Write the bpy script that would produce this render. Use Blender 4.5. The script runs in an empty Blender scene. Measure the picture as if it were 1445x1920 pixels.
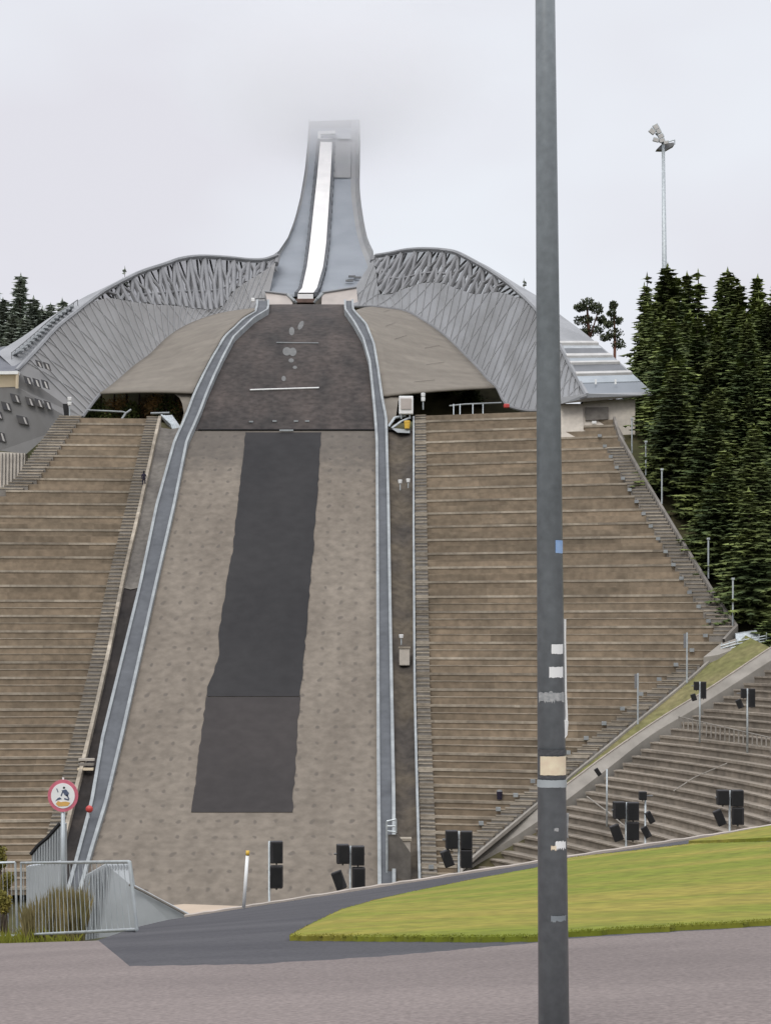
import bpy, math, random
import numpy as np
from mathutils import Vector

# ------------------------------------------------------------------ camera, sky, sun, exposure
F = 3600.0; CU = 722.5; HV = 1200.0          # focal length and horizon, in photo pixels (1445 x 1920)
sc = bpy.context.scene
col = sc.collection
cam_d = bpy.data.cameras.new('camera'); cam = bpy.data.objects.new('camera', cam_d); col.objects.link(cam)
cam_d.sensor_fit = 'VERTICAL'; cam_d.sensor_height = 36.0; cam_d.sensor_width = 36.0
cam_d.lens = F / 1920.0 * 36.0
cam_d.shift_y = (HV - 960.0) / 1920.0
cam_d.clip_start = 0.1; cam_d.clip_end = 6000
cam.location = (0, 0, 0); cam.rotation_euler = (math.radians(90), 0, 0)
sc.camera = cam

world = bpy.data.worlds.new('World'); sc.world = world; world.use_nodes = True
wt = world.node_tree; wt.nodes.clear()
wo = wt.nodes.new('ShaderNodeOutputWorld')
sky = wt.nodes.new('ShaderNodeTexSky'); sky.sky_type = 'NISHITA'; sky.sun_disc = False
SUN_EL, SUN_AZ = math.radians(48), math.radians(200)
sky.sun_elevation = SUN_EL; sky.sun_rotation = SUN_AZ
bg1 = wt.nodes.new('ShaderNodeBackground'); bg1.inputs['Strength'].default_value = 0.06
wt.links.new(sky.outputs[0], bg1.inputs['Color'])
bg2 = wt.nodes.new('ShaderNodeBackground'); bg2.inputs['Strength'].default_value = 1.0
tc = wt.nodes.new('ShaderNodeTexCoord'); wm = wt.nodes.new('ShaderNodeMapping')
wm.inputs['Scale'].default_value = (5, 5, 9); wm.inputs['Location'].default_value = (3.3, 0.2, 1.4)
wn = wt.nodes.new('ShaderNodeTexNoise'); wn.inputs['Scale'].default_value = 1.0; wn.inputs['Detail'].default_value = 3
wn.inputs['Roughness'].default_value = 0.45
wr = wt.nodes.new('ShaderNodeValToRGB')
wr.color_ramp.elements[0].position = 0.35; wr.color_ramp.elements[0].color = (0.79, 0.785, 0.845, 1)
wr.color_ramp.elements[1].position = 0.68; wr.color_ramp.elements[1].color = (0.87, 0.905, 0.965, 1)
wt.links.new(tc.outputs['Generated'], wm.inputs[0]); wt.links.new(wm.outputs[0], wn.inputs[0])
wt.links.new(wn.outputs[0], wr.inputs[0]); wt.links.new(wr.outputs[0], bg2.inputs['Color'])
wsep = wt.nodes.new('ShaderNodeSeparateXYZ'); wt.links.new(tc.outputs['Generated'], wsep.inputs[0])
wmr = wt.nodes.new('ShaderNodeMapRange'); wmr.inputs[1].default_value = 0.38; wmr.inputs[2].default_value = 1.0
wmr.inputs[3].default_value = 1.0; wmr.inputs[4].default_value = 2.3      # overcast sky: brighter towards the zenith
wt.links.new(wsep.outputs['Z'], wmr.inputs[0]); wt.links.new(wmr.outputs[0], bg2.inputs['Strength'])
wmix = wt.nodes.new('ShaderNodeMixShader'); wmix.inputs[0].default_value = 0.95
wt.links.new(bg1.outputs[0], wmix.inputs[1]); wt.links.new(bg2.outputs[0], wmix.inputs[2])
wt.links.new(wmix.outputs[0], wo.inputs[0])

sl = bpy.data.lights.new('sun', 'SUN'); sl.energy = 1.1; sl.angle = math.radians(25); sl.color = (1.0, 0.97, 0.92)
so = bpy.data.objects.new('sun', sl); col.objects.link(so)
# the sun stands behind the photographer, high and a little to one side
so.rotation_euler = (math.radians(42), 0, math.radians(-18))
sc.view_settings.view_transform = 'Standard'; sc.view_settings.look = 'None'
sc.view_settings.exposure = 0.0; sc.view_settings.gamma = 1.0
sc.cycles.max_bounces = 16; sc.cycles.diffuse_bounces = 4; sc.cycles.transparent_max_bounces = 24; sc.cycles.volume_bounces = 16
sc.cycles.use_denoising = True

rnd = random.Random(7); nr = np.random.RandomState(5)

# ------------------------------------------------------------------ helpers
def P(u, v, d): return Vector(((u - CU) / F * d, d, (HV - v) / F * d))
WL = {}
def wloc(o):
    return WL.get(o.name, Vector((0, 0, 0))) if o else Vector((0, 0, 0))

class MB:
    def __init__(s): s.v = []; s.f = []
    def add(s, vs, fs):
        n = len(s.v); s.v += [Vector(p) for p in vs]; s.f += [tuple(i + n for i in f) for f in fs]; return s
    def quad(s, a, b, c, d): return s.add([a, b, c, d], [(0, 1, 2, 3)])
    def box(s, c, size, rz=0.0, tilt=0.0):
        x, y, z = [q / 2 for q in size]; C, S = math.cos(rz), math.sin(rz); CT, ST = math.cos(tilt), math.sin(tilt)
        vs = []
        for sx in (-1, 1):
            for sy in (-1, 1):
                for sz in (-1, 1):
                    px, py, pz = sx * x, sy * y, sz * z
                    px, pz = px * CT + pz * ST, -px * ST + pz * CT
                    vs.append(Vector(c) + Vector((px * C - py * S, px * S + py * C, pz)))
        return s.add(vs, [(0, 1, 3, 2), (4, 6, 7, 5), (0, 4, 5, 1), (2, 3, 7, 6), (0, 2, 6, 4), (1, 5, 7, 3)])
    def hexa(s, lo, hi):   # lo, hi: 4 points each
        return s.add(list(lo) + list(hi), [(3, 2, 1, 0), (4, 5, 6, 7), (0, 1, 5, 4), (1, 2, 6, 5), (2, 3, 7, 6), (3, 0, 4, 7)])
    def tube(s, a, b, r0, r1=None, n=8, cap=True):
        a, b = Vector(a), Vector(b); r1 = r0 if r1 is None else r1
        ax = (b - a).normalized(); t = Vector((0, 0, 1)) if abs(ax.z) < 0.9 else Vector((1, 0, 0))
        e1 = ax.cross(t).normalized(); e2 = ax.cross(e1)
        vs = []
        for k in range(n):
            c, q = math.cos(2 * math.pi * k / n), math.sin(2 * math.pi * k / n)
            vs.append(a + (e1 * c + e2 * q) * r0); vs.append(b + (e1 * c + e2 * q) * r1)
        fs = [(2 * k, 2 * k + 1, (2 * k + 3) % (2 * n), (2 * k + 2) % (2 * n)) for k in range(n)]
        if cap: fs += [tuple(2 * k for k in range(n)), tuple(2 * k + 1 for k in reversed(range(n)))]
        return s.add(vs, fs)
    def path(s, pts, r, n=6):
        for a, b in zip(pts, pts[1:]): s.tube(a, b, r, n=n)
        return s
    def loft(s, rows, closed=False):   # rows: list of equally long point lists
        m = len(rows[0]); vs = [p for r in rows for p in r]; fs = []
        for i in range(len(rows) - 1):
            for j in range(m if closed else m - 1):
                k = (j + 1) % m
                fs.append((i * m + j, i * m + k, (i + 1) * m + k, (i + 1) * m + j))
        return s.add(vs, fs)
    def slab(s, pts, off):             # polygon pushed along off
        off = Vector(off); pts = [Vector(p) for p in pts]; n = len(pts)
        return s.add(pts + [p + off for p in pts],
                     [tuple(range(n)), tuple(range(2 * n - 1, n - 1, -1))] + [(i, (i + 1) % n, n + (i + 1) % n, n + i) for i in range(n)])
    def build(s, name, mat, parent=None, smooth=False, bevel=0):
        o0 = wloc(parent)
        me = bpy.data.meshes.new(name)
        me.from_pydata([tuple(p - o0) for p in s.v], [], s.f); me.validate(); me.update()
        if smooth: me.polygons.foreach_set('use_smooth', [True] * len(me.polygons))
        o = bpy.data.objects.new(name, me); col.objects.link(o)
        if mat: me.materials.append(mat)
        if parent: o.parent = parent; WL[o.name] = o0
        if bevel:
            b = o.modifiers.new('bevel', 'BEVEL'); b.width = bevel; b.segments = 2; b.limit_method = 'ANGLE'
        return o

def tag(o, label=None, cat=None, group=None, kind=None):
    if label: o['label'] = label
    if cat: o['category'] = cat
    if group: o['group'] = group
    if kind: o['kind'] = kind
    return o
def thing(name, loc, label, cat, group=None):
    o = bpy.data.objects.new(name, None); col.objects.link(o); o.location = loc
    o.empty_display_size = 0.5
    WL[o.name] = Vector(loc); return tag(o, label, cat, group)
def struct(o, label=None): o['kind'] = 'structure'; return o if not label else tag(o, label)
def copy_tree(root, loc, rz, scale, label, group):
    r = root.copy(); col.objects.link(r); r.location = loc; r.rotation_euler = (0, 0, rz); r.scale = scale
    r['label'] = label; r['group'] = group
    for ch in root.children:
        c = ch.copy(); col.objects.link(c); c.parent = r
    return r

def fan(pts, seg):
    """resample a list of tuples to seg+1 samples, by cumulative length of the first two values (Catmull-Rom)"""
    A = np.array(pts, float); n = len(A)
    L = np.r_[0, np.cumsum(np.hypot(np.diff(A[:, 0]), np.diff(A[:, 1])))]
    T = np.linspace(0, L[-1], seg + 1); out = []
    for t in T:
        i = min(max(np.searchsorted(L, t) - 1, 0), n - 2); h = L[i + 1] - L[i]; x = (t - L[i]) / h
        m0 = (A[i + 1] - A[max(i - 1, 0)]) / (L[i + 1] - L[max(i - 1, 0)]) * h
        m1 = (A[min(i + 2, n - 1)] - A[i]) / (L[min(i + 2, n - 1)] - L[i]) * h
        out.append((2 * x**3 - 3 * x**2 + 1) * A[i] + (x**3 - 2 * x**2 + x) * m0 + (-2 * x**3 + 3 * x**2) * A[i + 1] + (x**3 - x**2) * m1)
    return [tuple(p) for p in out]

# ------------------------------------------------------------------ materials
MATS = {}
def mat(name, c, rough=0.8, c2=None, scale=(1, 1, 1), amt=0.5, rot=(0, 0, 0), metal=0.0, bump=0.0, detail=5, ramp=(0.35, 0.65), fine=None, rand=0.0, emit=None, distort=0.0):
    """noise-mottled surface: base colours c and c2 mixed by noise stretched by scale (object metres)"""
    m = bpy.data.materials.new(name); m.use_nodes = True; nt = m.node_tree; N = nt.nodes; Lk = nt.links
    b = N['Principled BSDF']; b.inputs['Roughness'].default_value = rough; b.inputs['Metallic'].default_value = metal
    if rough > 0.6: b.inputs['Specular IOR Level'].default_value = 0.25
    c = tuple(c) + (1,); c2 = tuple(c2) + (1,) if c2 else tuple(x * 0.75 for x in c[:3]) + (1,)
    g = N.new('ShaderNodeTexCoord'); mp = N.new('ShaderNodeMapping'); mp.inputs['Scale'].default_value = scale; mp.inputs['Rotation'].default_value = rot
    Lk.new(g.outputs['Object'], mp.inputs[0])
    n = N.new('ShaderNodeTexNoise'); n.inputs['Scale'].default_value = 1; n.inputs['Detail'].default_value = detail; n.inputs['Distortion'].default_value = distort
    Lk.new(mp.outputs[0], n.inputs[0])
    r = N.new('ShaderNodeValToRGB'); r.color_ramp.elements[0].position = ramp[0]; r.color_ramp.elements[1].position = ramp[1]
    r.color_ramp.elements[0].color = c; r.color_ramp.elements[1].color = c2
    Lk.new(n.outputs[0], r.inputs[0]); out = r.outputs[0]
    if fine:
        n2 = N.new('ShaderNodeTexNoise'); n2.inputs['Scale'].default_value = fine[0]; n2.inputs['Detail'].default_value = 3
        Lk.new(g.outputs['Object'], n2.inputs[0])
        mr = N.new('ShaderNodeMapRange'); mr.inputs[1].default_value = 0.3; mr.inputs[2].default_value = 0.7
        mr.inputs[3].default_value = 1 - fine[1]; mr.inputs[4].default_value = 1 + fine[1]
        Lk.new(n2.outputs[0], mr.inputs[0])
        mx = N.new('ShaderNodeVectorMath'); mx.operation = 'SCALE'; Lk.new(out, mx.inputs[0]); Lk.new(mr.outputs[0], mx.inputs['Scale']); out = mx.outputs[0]
    if rand:
        oi = N.new('ShaderNodeObjectInfo'); mr = N.new('ShaderNodeMapRange'); mr.inputs[3].default_value = 1 - rand; mr.inputs[4].default_value = 1 + rand
        Lk.new(oi.outputs['Random'], mr.inputs[0])
        mx = N.new('ShaderNodeVectorMath'); mx.operation = 'SCALE'; Lk.new(out, mx.inputs[0]); Lk.new(mr.outputs[0], mx.inputs['Scale']); out = mx.outputs[0]
    Lk.new(out, b.inputs['Base Color'])
    if bump:
        bp = N.new('ShaderNodeBump'); bp.inputs['Strength'].default_value = bump; bp.inputs['Distance'].default_value = 0.1
        Lk.new(n.outputs[0], bp.inputs['Height']); Lk.new(bp.outputs[0], b.inputs['Normal'])
    MATS[name] = m; return m

def gauze(name, c, alpha):
    """fine wire mesh cladding seen from afar: part of the light passes"""
    m = mat(name, c, 0.5, None, (0.15, 0.15, 0.5)); N = m.node_tree.nodes; b = N['Principled BSDF']; b.inputs['Alpha'].default_value = alpha
    return m

M = {}
M['terrace'] = mat('weathered_terrace', (.27, .212, .150), .9, (.185, .150, .108), (.10, .5, .9), ramp=(.3, .7), fine=(1.3, .2), bump=.2)
M['nosing'] = mat('concrete_edge', (.37, .325, .26), .85, (.235, .20, .155), (.22, .5, .5), fine=(2, .18))
M['stair'] = mat('grey_stair', (.25, .23, .205), .9, (.18, .165, .145), (.5, .5, .5), fine=(2, .15))
M['concrete'] = mat('pale_concrete', (.55, .50, .43), .85, (.42, .38, .33), (.3, .3, .5), fine=(2, .08))
M['ramp'] = mat('ramp_concrete', (.32, .295, .26), .85, (.25, .23, .20), (.3, .3, .5), fine=(1, .1))
M['wallgrey'] = mat('grey_corrugated_metal', (.40, .42, .43), .6, (.32, .34, .35), (.9, .9, .4), fine=(3, .06))
M['steel'] = mat('galvanised_steel', (.52, .56, .57), .45, (.38, .41, .42), (3, 3, 3), metal=.3)
M['rail'] = mat('pale_rail_paint', (.31, .33, .33), .6, (.23, .245, .25), (.4, .4, .4), fine=(2, .1))
M['trough'] = mat('blue_grey_board', (.080, .085, .092), .7, (.105, .111, .119), (.25, .25, .25), fine=(1.2, .12))
M['skinL'] = mat('steel_mesh_skin_a', (.172, .167, .160), .55, (.205, .200, .194), (.28, .05, .12), rot=(0, math.radians(35), 0), ramp=(.4, .62), fine=(.25, .05), distort=.4)
M['skinR'] = mat('steel_mesh_skin_b', (.170, .171, .170), .55, (.225, .228, .232), (.28, .05, .12), rot=(0, math.radians(-35), 0), ramp=(.4, .62), fine=(.25, .05), distort=.4)
M['truss'] = mat('grey_steel_truss', (.19, .19, .192), .6, (.15, .15, .153), (.3, .3, .3))
M['gauze'] = gauze('wire_mesh', (.36, .36, .36), .58)
M['edge'] = mat('light_edge_band', (.27, .275, .28), .5, (.20, .204, .208), (.2, .2, .2))
M['apron'] = mat('taupe_cladding', (.205, .182, .150), .85, (.170, .150, .124), (.05, .35, .9), fine=(.8, .07))
M['mat_upper'] = mat('dark_brown_plastic_mat', (.074, .060, .053), .9, (.036, .032, .030), (.30, .12, .12), ramp=(.3, .7), fine=(1.2, .3), bump=.2)
M['strip'] = mat('charcoal_cover', (.050, .044, .042), .9, (.040, .036, .035), (.08, .03, .05), fine=(.8, .1))
M['floorgrey'] = mat('blue_grey_deck', (.215, .234, .256), .6, (.18, .198, .218), (.2, .2, .08))
M['rib'] = mat('skin_rib_steel', (.27, .27, .268), .5, (.22, .22, .22), (.2, .2, .2))
M['track'] = mat('white_ceramic_track', (.74, .72, .695), .5, (.66, .645, .625), (.4, .4, .1))
M['white'] = mat('white_paint', (.85, .85, .83), .5, (.75, .75, .73), (2, 2, 2))
M['cream'] = mat('cream_paper', (.80, .70, .50), .6, (.72, .58, .42), (30, 30, 30))
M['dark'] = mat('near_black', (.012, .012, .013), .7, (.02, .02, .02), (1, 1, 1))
M['speaker'] = mat('black_speaker_case', (.014, .013, .015), .6, (.024, .022, .024), (4, 4, 4))
M['window'] = mat('dark_window_glass', (.045, .045, .05), .25, (.07, .065, .06), (1, 1, 1))
M['reflection'] = mat('pale_window_reflection', (.55, .53, .50), .5, (.42, .40, .38), (1, 1, 1))  # reflection painted as a pale colour on the windows; floodlight lenses share it
M['roofdark'] = mat('slate_roof', (.12, .125, .14), .7, (.15, .155, .17), (.5, .5, .5))
M['brown'] = mat('brown_timber', (.18, .12, .10), .8, (.13, .09, .075), (1, 1, 1))
M['pink'] = mat('pale_pink_beige_panel', (.48, .43, .39), .8, (.40, .36, .33), (.5, .5, .5))
M['weeds'] = mat('dry_brown_weeds', (.10, .082, .060), .95, (.060, .052, .045), (.25, .25, .25), ramp=(.35, .65), fine=(1.2, .3), bump=.4)
M['gap'] = mat('dark_gravel_strip', (.17, .155, .135), .95, (.11, .10, .09), (.2, .2, .2), fine=(1.5, .2))
M['ground'] = mat('rough_hillside', (.10, .085, .045), .95, (.055, .06, .025), (.12, .12, .12), ramp=(.35, .65), fine=(.8, .25), bump=.3)
M['grassbank'] = mat('mown_bank_grass', (.15, .15, .055), .95, (.19, .165, .08), (.2, .2, .2), ramp=(.35, .65), fine=(1.5, .25))
M['asphalt'] = mat('dark_asphalt', (.080, .078, .083), .9, (.055, .054, .060), (.5, .9, .5), ramp=(.3, .7), fine=(30, .2), bump=.15)
M['road'] = mat('mauve_grey_asphalt', (.212, .178, .164), .9, (.150, .125, .117), (.28, .6, .35), ramp=(.3, .72), fine=(35, .25), bump=.15)
M['kerb'] = mat('pale_kerb', (.46, .40, .35), .9, (.36, .32, .28), (2, 2, 2))
M['sand'] = mat('pale_sand', (.52, .42, .32), .95, (.42, .34, .26), (1, 1, 1))
M['lawn'] = mat('lawn_soil_green', (.16, .185, .020), .95, (.25, .215, .04), (.14, .8, .4), ramp=(.38, .62), fine=(5, .22), bump=.3)
M['blade'] = mat('grass_blades', (.165, .19, .022), .9, (.25, .22, .042), (.14, .8, .4), ramp=(.38, .62), fine=(3, .12))
M['drygrass'] = mat('tall_dry_grass', (.24, .19, .085), .9, (.13, .115, .05), (2.5, 2.5, .5), fine=(6, .3))
M['needle'] = mat('spruce_needles', (.062, .088, .032), .9, (.19, .225, .070), (.30, .30, .20), ramp=(.40, .62), fine=(.7, .4), rand=.35)
M['pine'] = mat('pine_needles', (.05, .065, .035), .9, (.09, .10, .05), (.5, .5, .5), rand=.1)
M['hazeneedle'] = mat('haze_pale_spruce_needles', (.24, .28, .23), .9, (.36, .39, .32), (.5, .5, .5), rand=.2)  # distance haze painted into the colour: paler needles for the far trees
M['autumn'] = mat('autumn_leaves', (.34, .20, .08), .9, (.12, .10, .05), (.5, .5, .5), rand=.45)
M['yellowleaf'] = mat('yellow_green_leaves', (.22, .18, .04), .9, (.12, .12, .03), (2, 2, 2), rand=.1)
M['bark'] = mat('brown_bark', (.09, .065, .05), .95, (.06, .045, .035), (3, 3, .6), fine=(5, .2))
M['pinebark'] = mat('reddish_pine_bark', (.20, .10, .07), .95, (.12, .06, .05), (3, 3, .6))
M['lamp'] = mat('grey_painted_pole', (.225, .250, .265), .42, (.18, .20, .212), (9, 9, 1.6), fine=(28, .12))
M['red'] = mat('red_plastic', (.55, .06, .05), .5, (.45, .05, .045), (3, 3, 3))
M['signred'] = mat('faded_red_border', (.62, .17, .22), .5, (.52, .12, .17), (8, 8, 8))
M['yellow'] = mat('yellow_plastic', (.75, .48, .06), .5, (.65, .40, .05), (3, 3, 3))
M['sigorange'] = mat('orange_print', (.70, .42, .12), .6, (.62, .36, .10), (8, 8, 8))
M['blue'] = mat('pale_blue_sticker', (.22, .36, .62), .5, (.30, .44, .66), (30, 30, 30))
M['cloth'] = mat('dark_clothes', (.03, .025, .045), .9, (.02, .018, .03), (3, 3, 3))
M['skin'] = mat('skin', (.45, .28, .20), .6, (.40, .25, .18), (9, 9, 9))
M['faint'] = mat('faded_pale_paint', (.165, .165, .16), .9, (.13, .13, .125), (1.2, 1.2, 1.2))

def blocks(m, size, amt):
    """panels that weathered differently: brightness steps by panel"""
    N = m.node_tree.nodes; Lk = m.node_tree.links; b = N['Principled BSDF']; src = b.inputs['Base Color'].links[0].from_socket
    g = [n for n in N if n.type == 'TEX_COORD'][0]
    sn = N.new('ShaderNodeVectorMath'); sn.operation = 'SNAP'; sn.inputs[1].default_value = size; Lk.new(g.outputs['Object'], sn.inputs[0])
    w = N.new('ShaderNodeTexWhiteNoise'); Lk.new(sn.outputs[0], w.inputs[0])
    mr = N.new('ShaderNodeMapRange'); mr.inputs[3].default_value = 1 - amt; mr.inputs[4].default_value = 1 + amt; Lk.new(w.outputs['Value'], mr.inputs[0])
    mx = N.new('ShaderNodeVectorMath'); mx.operation = 'SCALE'; Lk.new(src, mx.inputs[0]); Lk.new(mr.outputs[0], mx.inputs['Scale']); Lk.new(mx.outputs[0], b.inputs['Base Color'])
blocks(M['terrace'], (7.3, 50, 1.5), .15)
blocks(M['nosing'], (5.1, 50, 1.5), .20)
# landing mat with rows of fixing dimples
def dimple_mat():
    m = mat('taupe_landing_mat', (.205, .176, .142), .9, (.158, .134, .108), (.22, .06, .1), ramp=(.3, .7), fine=(1.1, .16), bump=.15)
    N = m.node_tree.nodes; Lk = m.node_tree.links; b = N['Principled BSDF']
    src = b.inputs['Base Color'].links[0].from_socket
    tcn = [n for n in N if n.type == 'TEX_COORD'][0]
    sep = N.new('ShaderNodeSeparateXYZ'); Lk.new(tcn.outputs['Object'], sep.inputs[0])
    wob = N.new('ShaderNodeTexNoise'); wob.inputs['Scale'].default_value = .6; Lk.new(tcn.outputs['Object'], wob.inputs[0])
    def mth(op, a, b_=None, c=None):
        q = N.new('ShaderNodeMath'); q.operation = op
        for i, x in enumerate((a, b_, c)):
            if x is None: continue
            if isinstance(x, (int, float)): q.inputs[i].default_value = x
            else: Lk.new(x, q.inputs[i])
        return q.outputs[0]
    wx = mth('MULTIPLY', mth('SUBTRACT', wob.outputs[0], .5), 1.1)
    sx = mth('SINE', mth('MULTIPLY', mth('ADD', sep.outputs[0], wx), 2 * math.pi / 1.7))
    sy = mth('SINE', mth('MULTIPLY', mth('ADD', sep.outputs[1], wx), 2 * math.pi / 2.3))
    pr = mth('MULTIPLY', mth('MAXIMUM', sx, 0), mth('MAXIMUM', sy, 0))
    sp = N.new('ShaderNodeTexNoise'); sp.inputs['Scale'].default_value = 1.1; Lk.new(tcn.outputs['Object'], sp.inputs[0])
    k = N.new('ShaderNodeMapRange'); k.interpolation_type = 'SMOOTHSTEP'
    k.inputs[1].default_value = .55; k.inputs[2].default_value = .95
    k.inputs[3].default_value = 0; k.inputs[4].default_value = .95
    Lk.new(pr, k.inputs[0])
    fac = mth('MULTIPLY', k.outputs[0], mth('POWER', sp.outputs[0], .9))
    mx = N.new('ShaderNodeMixRGB'); Lk.new(fac, mx.inputs[0]); Lk.new(src, mx.inputs[1]); mx.inputs[2].default_value = (.08, .07, .062, 1)
    # damp dark stain below the seam with the brown upper matting
    st = N.new('ShaderNodeMapRange'); st.interpolation_type = 'SMOOTHSTEP'; st.inputs[1].default_value = 43; st.inputs[2].default_value = 52; Lk.new(mth('ADD', sep.outputs[1], mth('MULTIPLY', mth('SUBTRACT', wob.outputs[0], .5), 14)), st.inputs[0])
    m2 = N.new('ShaderNodeMixRGB'); Lk.new(mth('MULTIPLY', st.outputs[0], .55), m2.inputs[0]); Lk.new(mx.outputs[0], m2.inputs[1]); m2.inputs[2].default_value = (.075, .068, .062, 1)
    Lk.new(m2.outputs[0], b.inputs['Base Color'])
    return m
M['mat_lower'] = dimple_mat()

# ------------------------------------------------------------------ terrain functions
TD = [(140, -25.5), (150, -25), (157, -23.6), (165, -19.5), (180, -11.5), (195, -2), (210, 8.5), (225, 19), (240, 29), (255, 38), (270, 45), (285, 49.6), (292, 51.0), (300, 52.3)]
_D = np.array([t[0] for t in TD], float); _Z = np.array([t[1] for t in TD], float)
_s = np.diff(_Z) / np.diff(_D); _m = np.r_[_s[0], (_s[:-1] + _s[1:]) / 2, _s[-1]]
def ZP(d):
    if d <= _D[0]: return float(_Z[0])
    if d >= _D[-1]: return float(_Z[-1])
    i = int(np.searchsorted(_D, d)) - 1; i = max(i, 0); h = _D[i + 1] - _D[i]; x = (d - _D[i]) / h
    return float((2 * x**3 - 3 * x**2 + 1) * _Z[i] + (x**3 - 2 * x**2 + x) * _m[i] * h + (-2 * x**3 + 3 * x**2) * _Z[i + 1] + (x**3 - x**2) * _m[i + 1] * h)
def solve(S, u, v, d0, d1, step=0.5):
    """first place along the sight line of a photo point where it meets the surface z = S(x, d)"""
    kx = (u - CU) / F; kz = (HV - v) / F; d = d0; pg = None
    while d <= d1:
        g = S(kx * d, d) - kz * d
        if pg is not None and pg < 0 <= g:
            a, b = d - step, d
            for _ in range(25):
                c = (a + b) / 2
                if S(kx * c, c) - kz * c < 0: a = c
                else: b = c
            return b
        pg = g; d += step
    return None
def lane(u, v):       # on the landing slope
    d = solve(lambda x, q: ZP(q), u, v, 140, 297)
    return d if d else 286
KR, X0R = 0.30, 3.0
KL, X0L = 0.10, -28.0
def SR(x, d): return ZP(d + KR * (x - X0R))
def SLf(x, d): return ZP(d + KL * (X0L - x))
def fg(x, d):         # the near road and lawn
    a = -1.62 - 0.1026 * (d - 8) if d > 8 else -1.62
    t = min(max((d - 14) / 18.0, 0), 1); c = 0.045 + (0.1545 - 0.045) * t * t * (3 - 2 * t)
    return a + c * max(min(x, 18), -14)
BX, BD = -12.0, 120.0
def rho(x, d):
    return math.hypot(x - BX, 0.5 * (d - BD)) if d > BD else abs(x - BX)
def bowl(x, d): return -1.5 + 0.65 * (rho(x, d) - 58.7)
def ground(x, d):
    z0 = -25.8
    if d < 31: return fg(x, d) - 0.12
    if d < 150:
        bank = fg(x, 31) - 0.12 - 0.62 * (d - 31)
        side = bowl(x, d) - 1.2 if x > 0 else -25.8 + max(0, -x - 22) * 0.5
        side = min(side, 6 + (x - 40) * 0.05) if x > 0 else min(side, 0)
        return max(bank, z0, side)
    top = 27.3 + max(0, d - 240) * 0.09
    if d > 256 and -46 < x < 24: top = 28.7 + min(1, (d - 256) / 11) * 9 + max(0, min(d, 300) - 267) * .12
    if x > 2:
        s = d + KR * (min(x, 27 + max(0, (205 - d)) * .3) - X0R); z = min(ZP(s) - 1.4, top if d < 400 else 41.7)
        z = min(z, top)
        if d < 200: z = max(z, min(bowl(x, d) - 1.6, 4))
    elif x < -27:
        z = min(SLf(x, d) - 1.4, top)
        if x < -38: z = min(z, 27.3 - min(1, (-38 - x) / 4) * 9.5) if d < 262 else z
    else: z = min(ZP(d) - 1.5, top - .3)
    return max(z, z0)

# ------------------------------------------------------------------ ground sheet, foreground layers
def grid(name, xs, ys, fn, m):
    nx, ny = len(xs), len(ys); V = [(x, y, fn(x, y)) for y in ys for x in xs]
    Fc = [(j * nx + i, j * nx + i + 1, (j + 1) * nx + i + 1, (j + 1) * nx + i) for j in range(ny - 1) for i in range(nx - 1)]
    return MB().add(V, Fc).build(name, m, None, smooth=True)
xs = sorted(set([-2500, -1200, -600, -300, -180, -120] + list(np.arange(-90, -30, 3.)) + list(np.arange(-30, 45, 1.5)) + list(np.arange(45, 110, 3.)) + [140, 200, 300, 600, 1200, 2500]))
ys = sorted(set([-300, -100, -30, -10] + list(np.arange(0, 30, 1.5)) + [30.9, 31.1] + list(np.arange(32, 150, 3.)) + list(np.arange(150, 260, 2.)) + list(np.arange(260, 420, 6.)) + [450, 520, 650, 900, 1500, 2600, 4500]))
struct(grid('ground', xs, ys, ground, M['ground']), 'rough brown and green hillside ground')

def I(pts, u): return float(np.interp(u, [p[0] for p in pts], [p[1] for p in pts]))
def fgd(u, v):
    d = None; kx = (u - CU) / F; kz = (HV - v) / F; best = None; q = 4.0
    pg = None
    while q < 31.2:
        g = fg(kx * q, q) - kz * q
        if pg is not None and (pg > 0) != (g > 0): best = q - .05; break
        pg = g; q += 0.1
    return best if best else 31.0
def layer(name, us, far, near, m, lift, lip=0.0, mound=0.0):
    mb = MB(); rows = []; n = 16
    for u in us:
        df = fgd(u, I(far, u)) if not callable(far) else far(u)
        dn = fgd(u, I(near, u)) if not callable(near) else near(u)
        if df < dn: df = dn + .001
        r = []
        for k in range(n + 1):
            t = k / n; d = dn + (df - dn) * t; x = (u - CU) / F * d
            bulge = mound * (4 * t * (1 - t)) * min(1, (df - dn) / 6)
            r.append(Vector((x, d, fg(x, d) + lift + bulge)))
        if lip: r = [r[0] - Vector((0, 0, lip))] + r + [r[-1] - Vector((0, 0, lip))]
        rows.append(r)
    return struct(mb.loft(rows).build(name, m, smooth=not lip))
FAR = [(180, 1764), (200, 1757), (258, 1738), (350, 1716), (722, 1660), (1003, 1615), (1445, 1546)]
def farU(u): return 31.0 if u > 350 else fgd(u, I(FAR, u))
us1 = sorted(set(list(np.linspace(180, 1700, 90)) + list(np.linspace(1750, 2900, 24)) + [350, 258]))
tag(layer('asphalt_path', us1, farU, lambda u: 4.0, M['asphalt'], 0.0), 'dark asphalt path running along the top of the bank')
ROADF = [(-1500, 1800), (-400, 1775), (0, 1770), (185, 1765), (243, 1813), (480, 1809), (720, 1795), (900, 1778), (1003, 1769), (1070, 1761), (1445, 1738), (1900, 1712), (2900, 1655)]
us2 = sorted(set(list(np.linspace(-500, 1950, 120)) + list(np.linspace(-1500, -550, 16)) + list(np.linspace(2000, 2900, 16)) + [185, 243]))
tag(layer('road', us2, ROADF, lambda u: 4.0, M['road'], 0.006), 'mauve grey asphalt road across the bottom')
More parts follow.
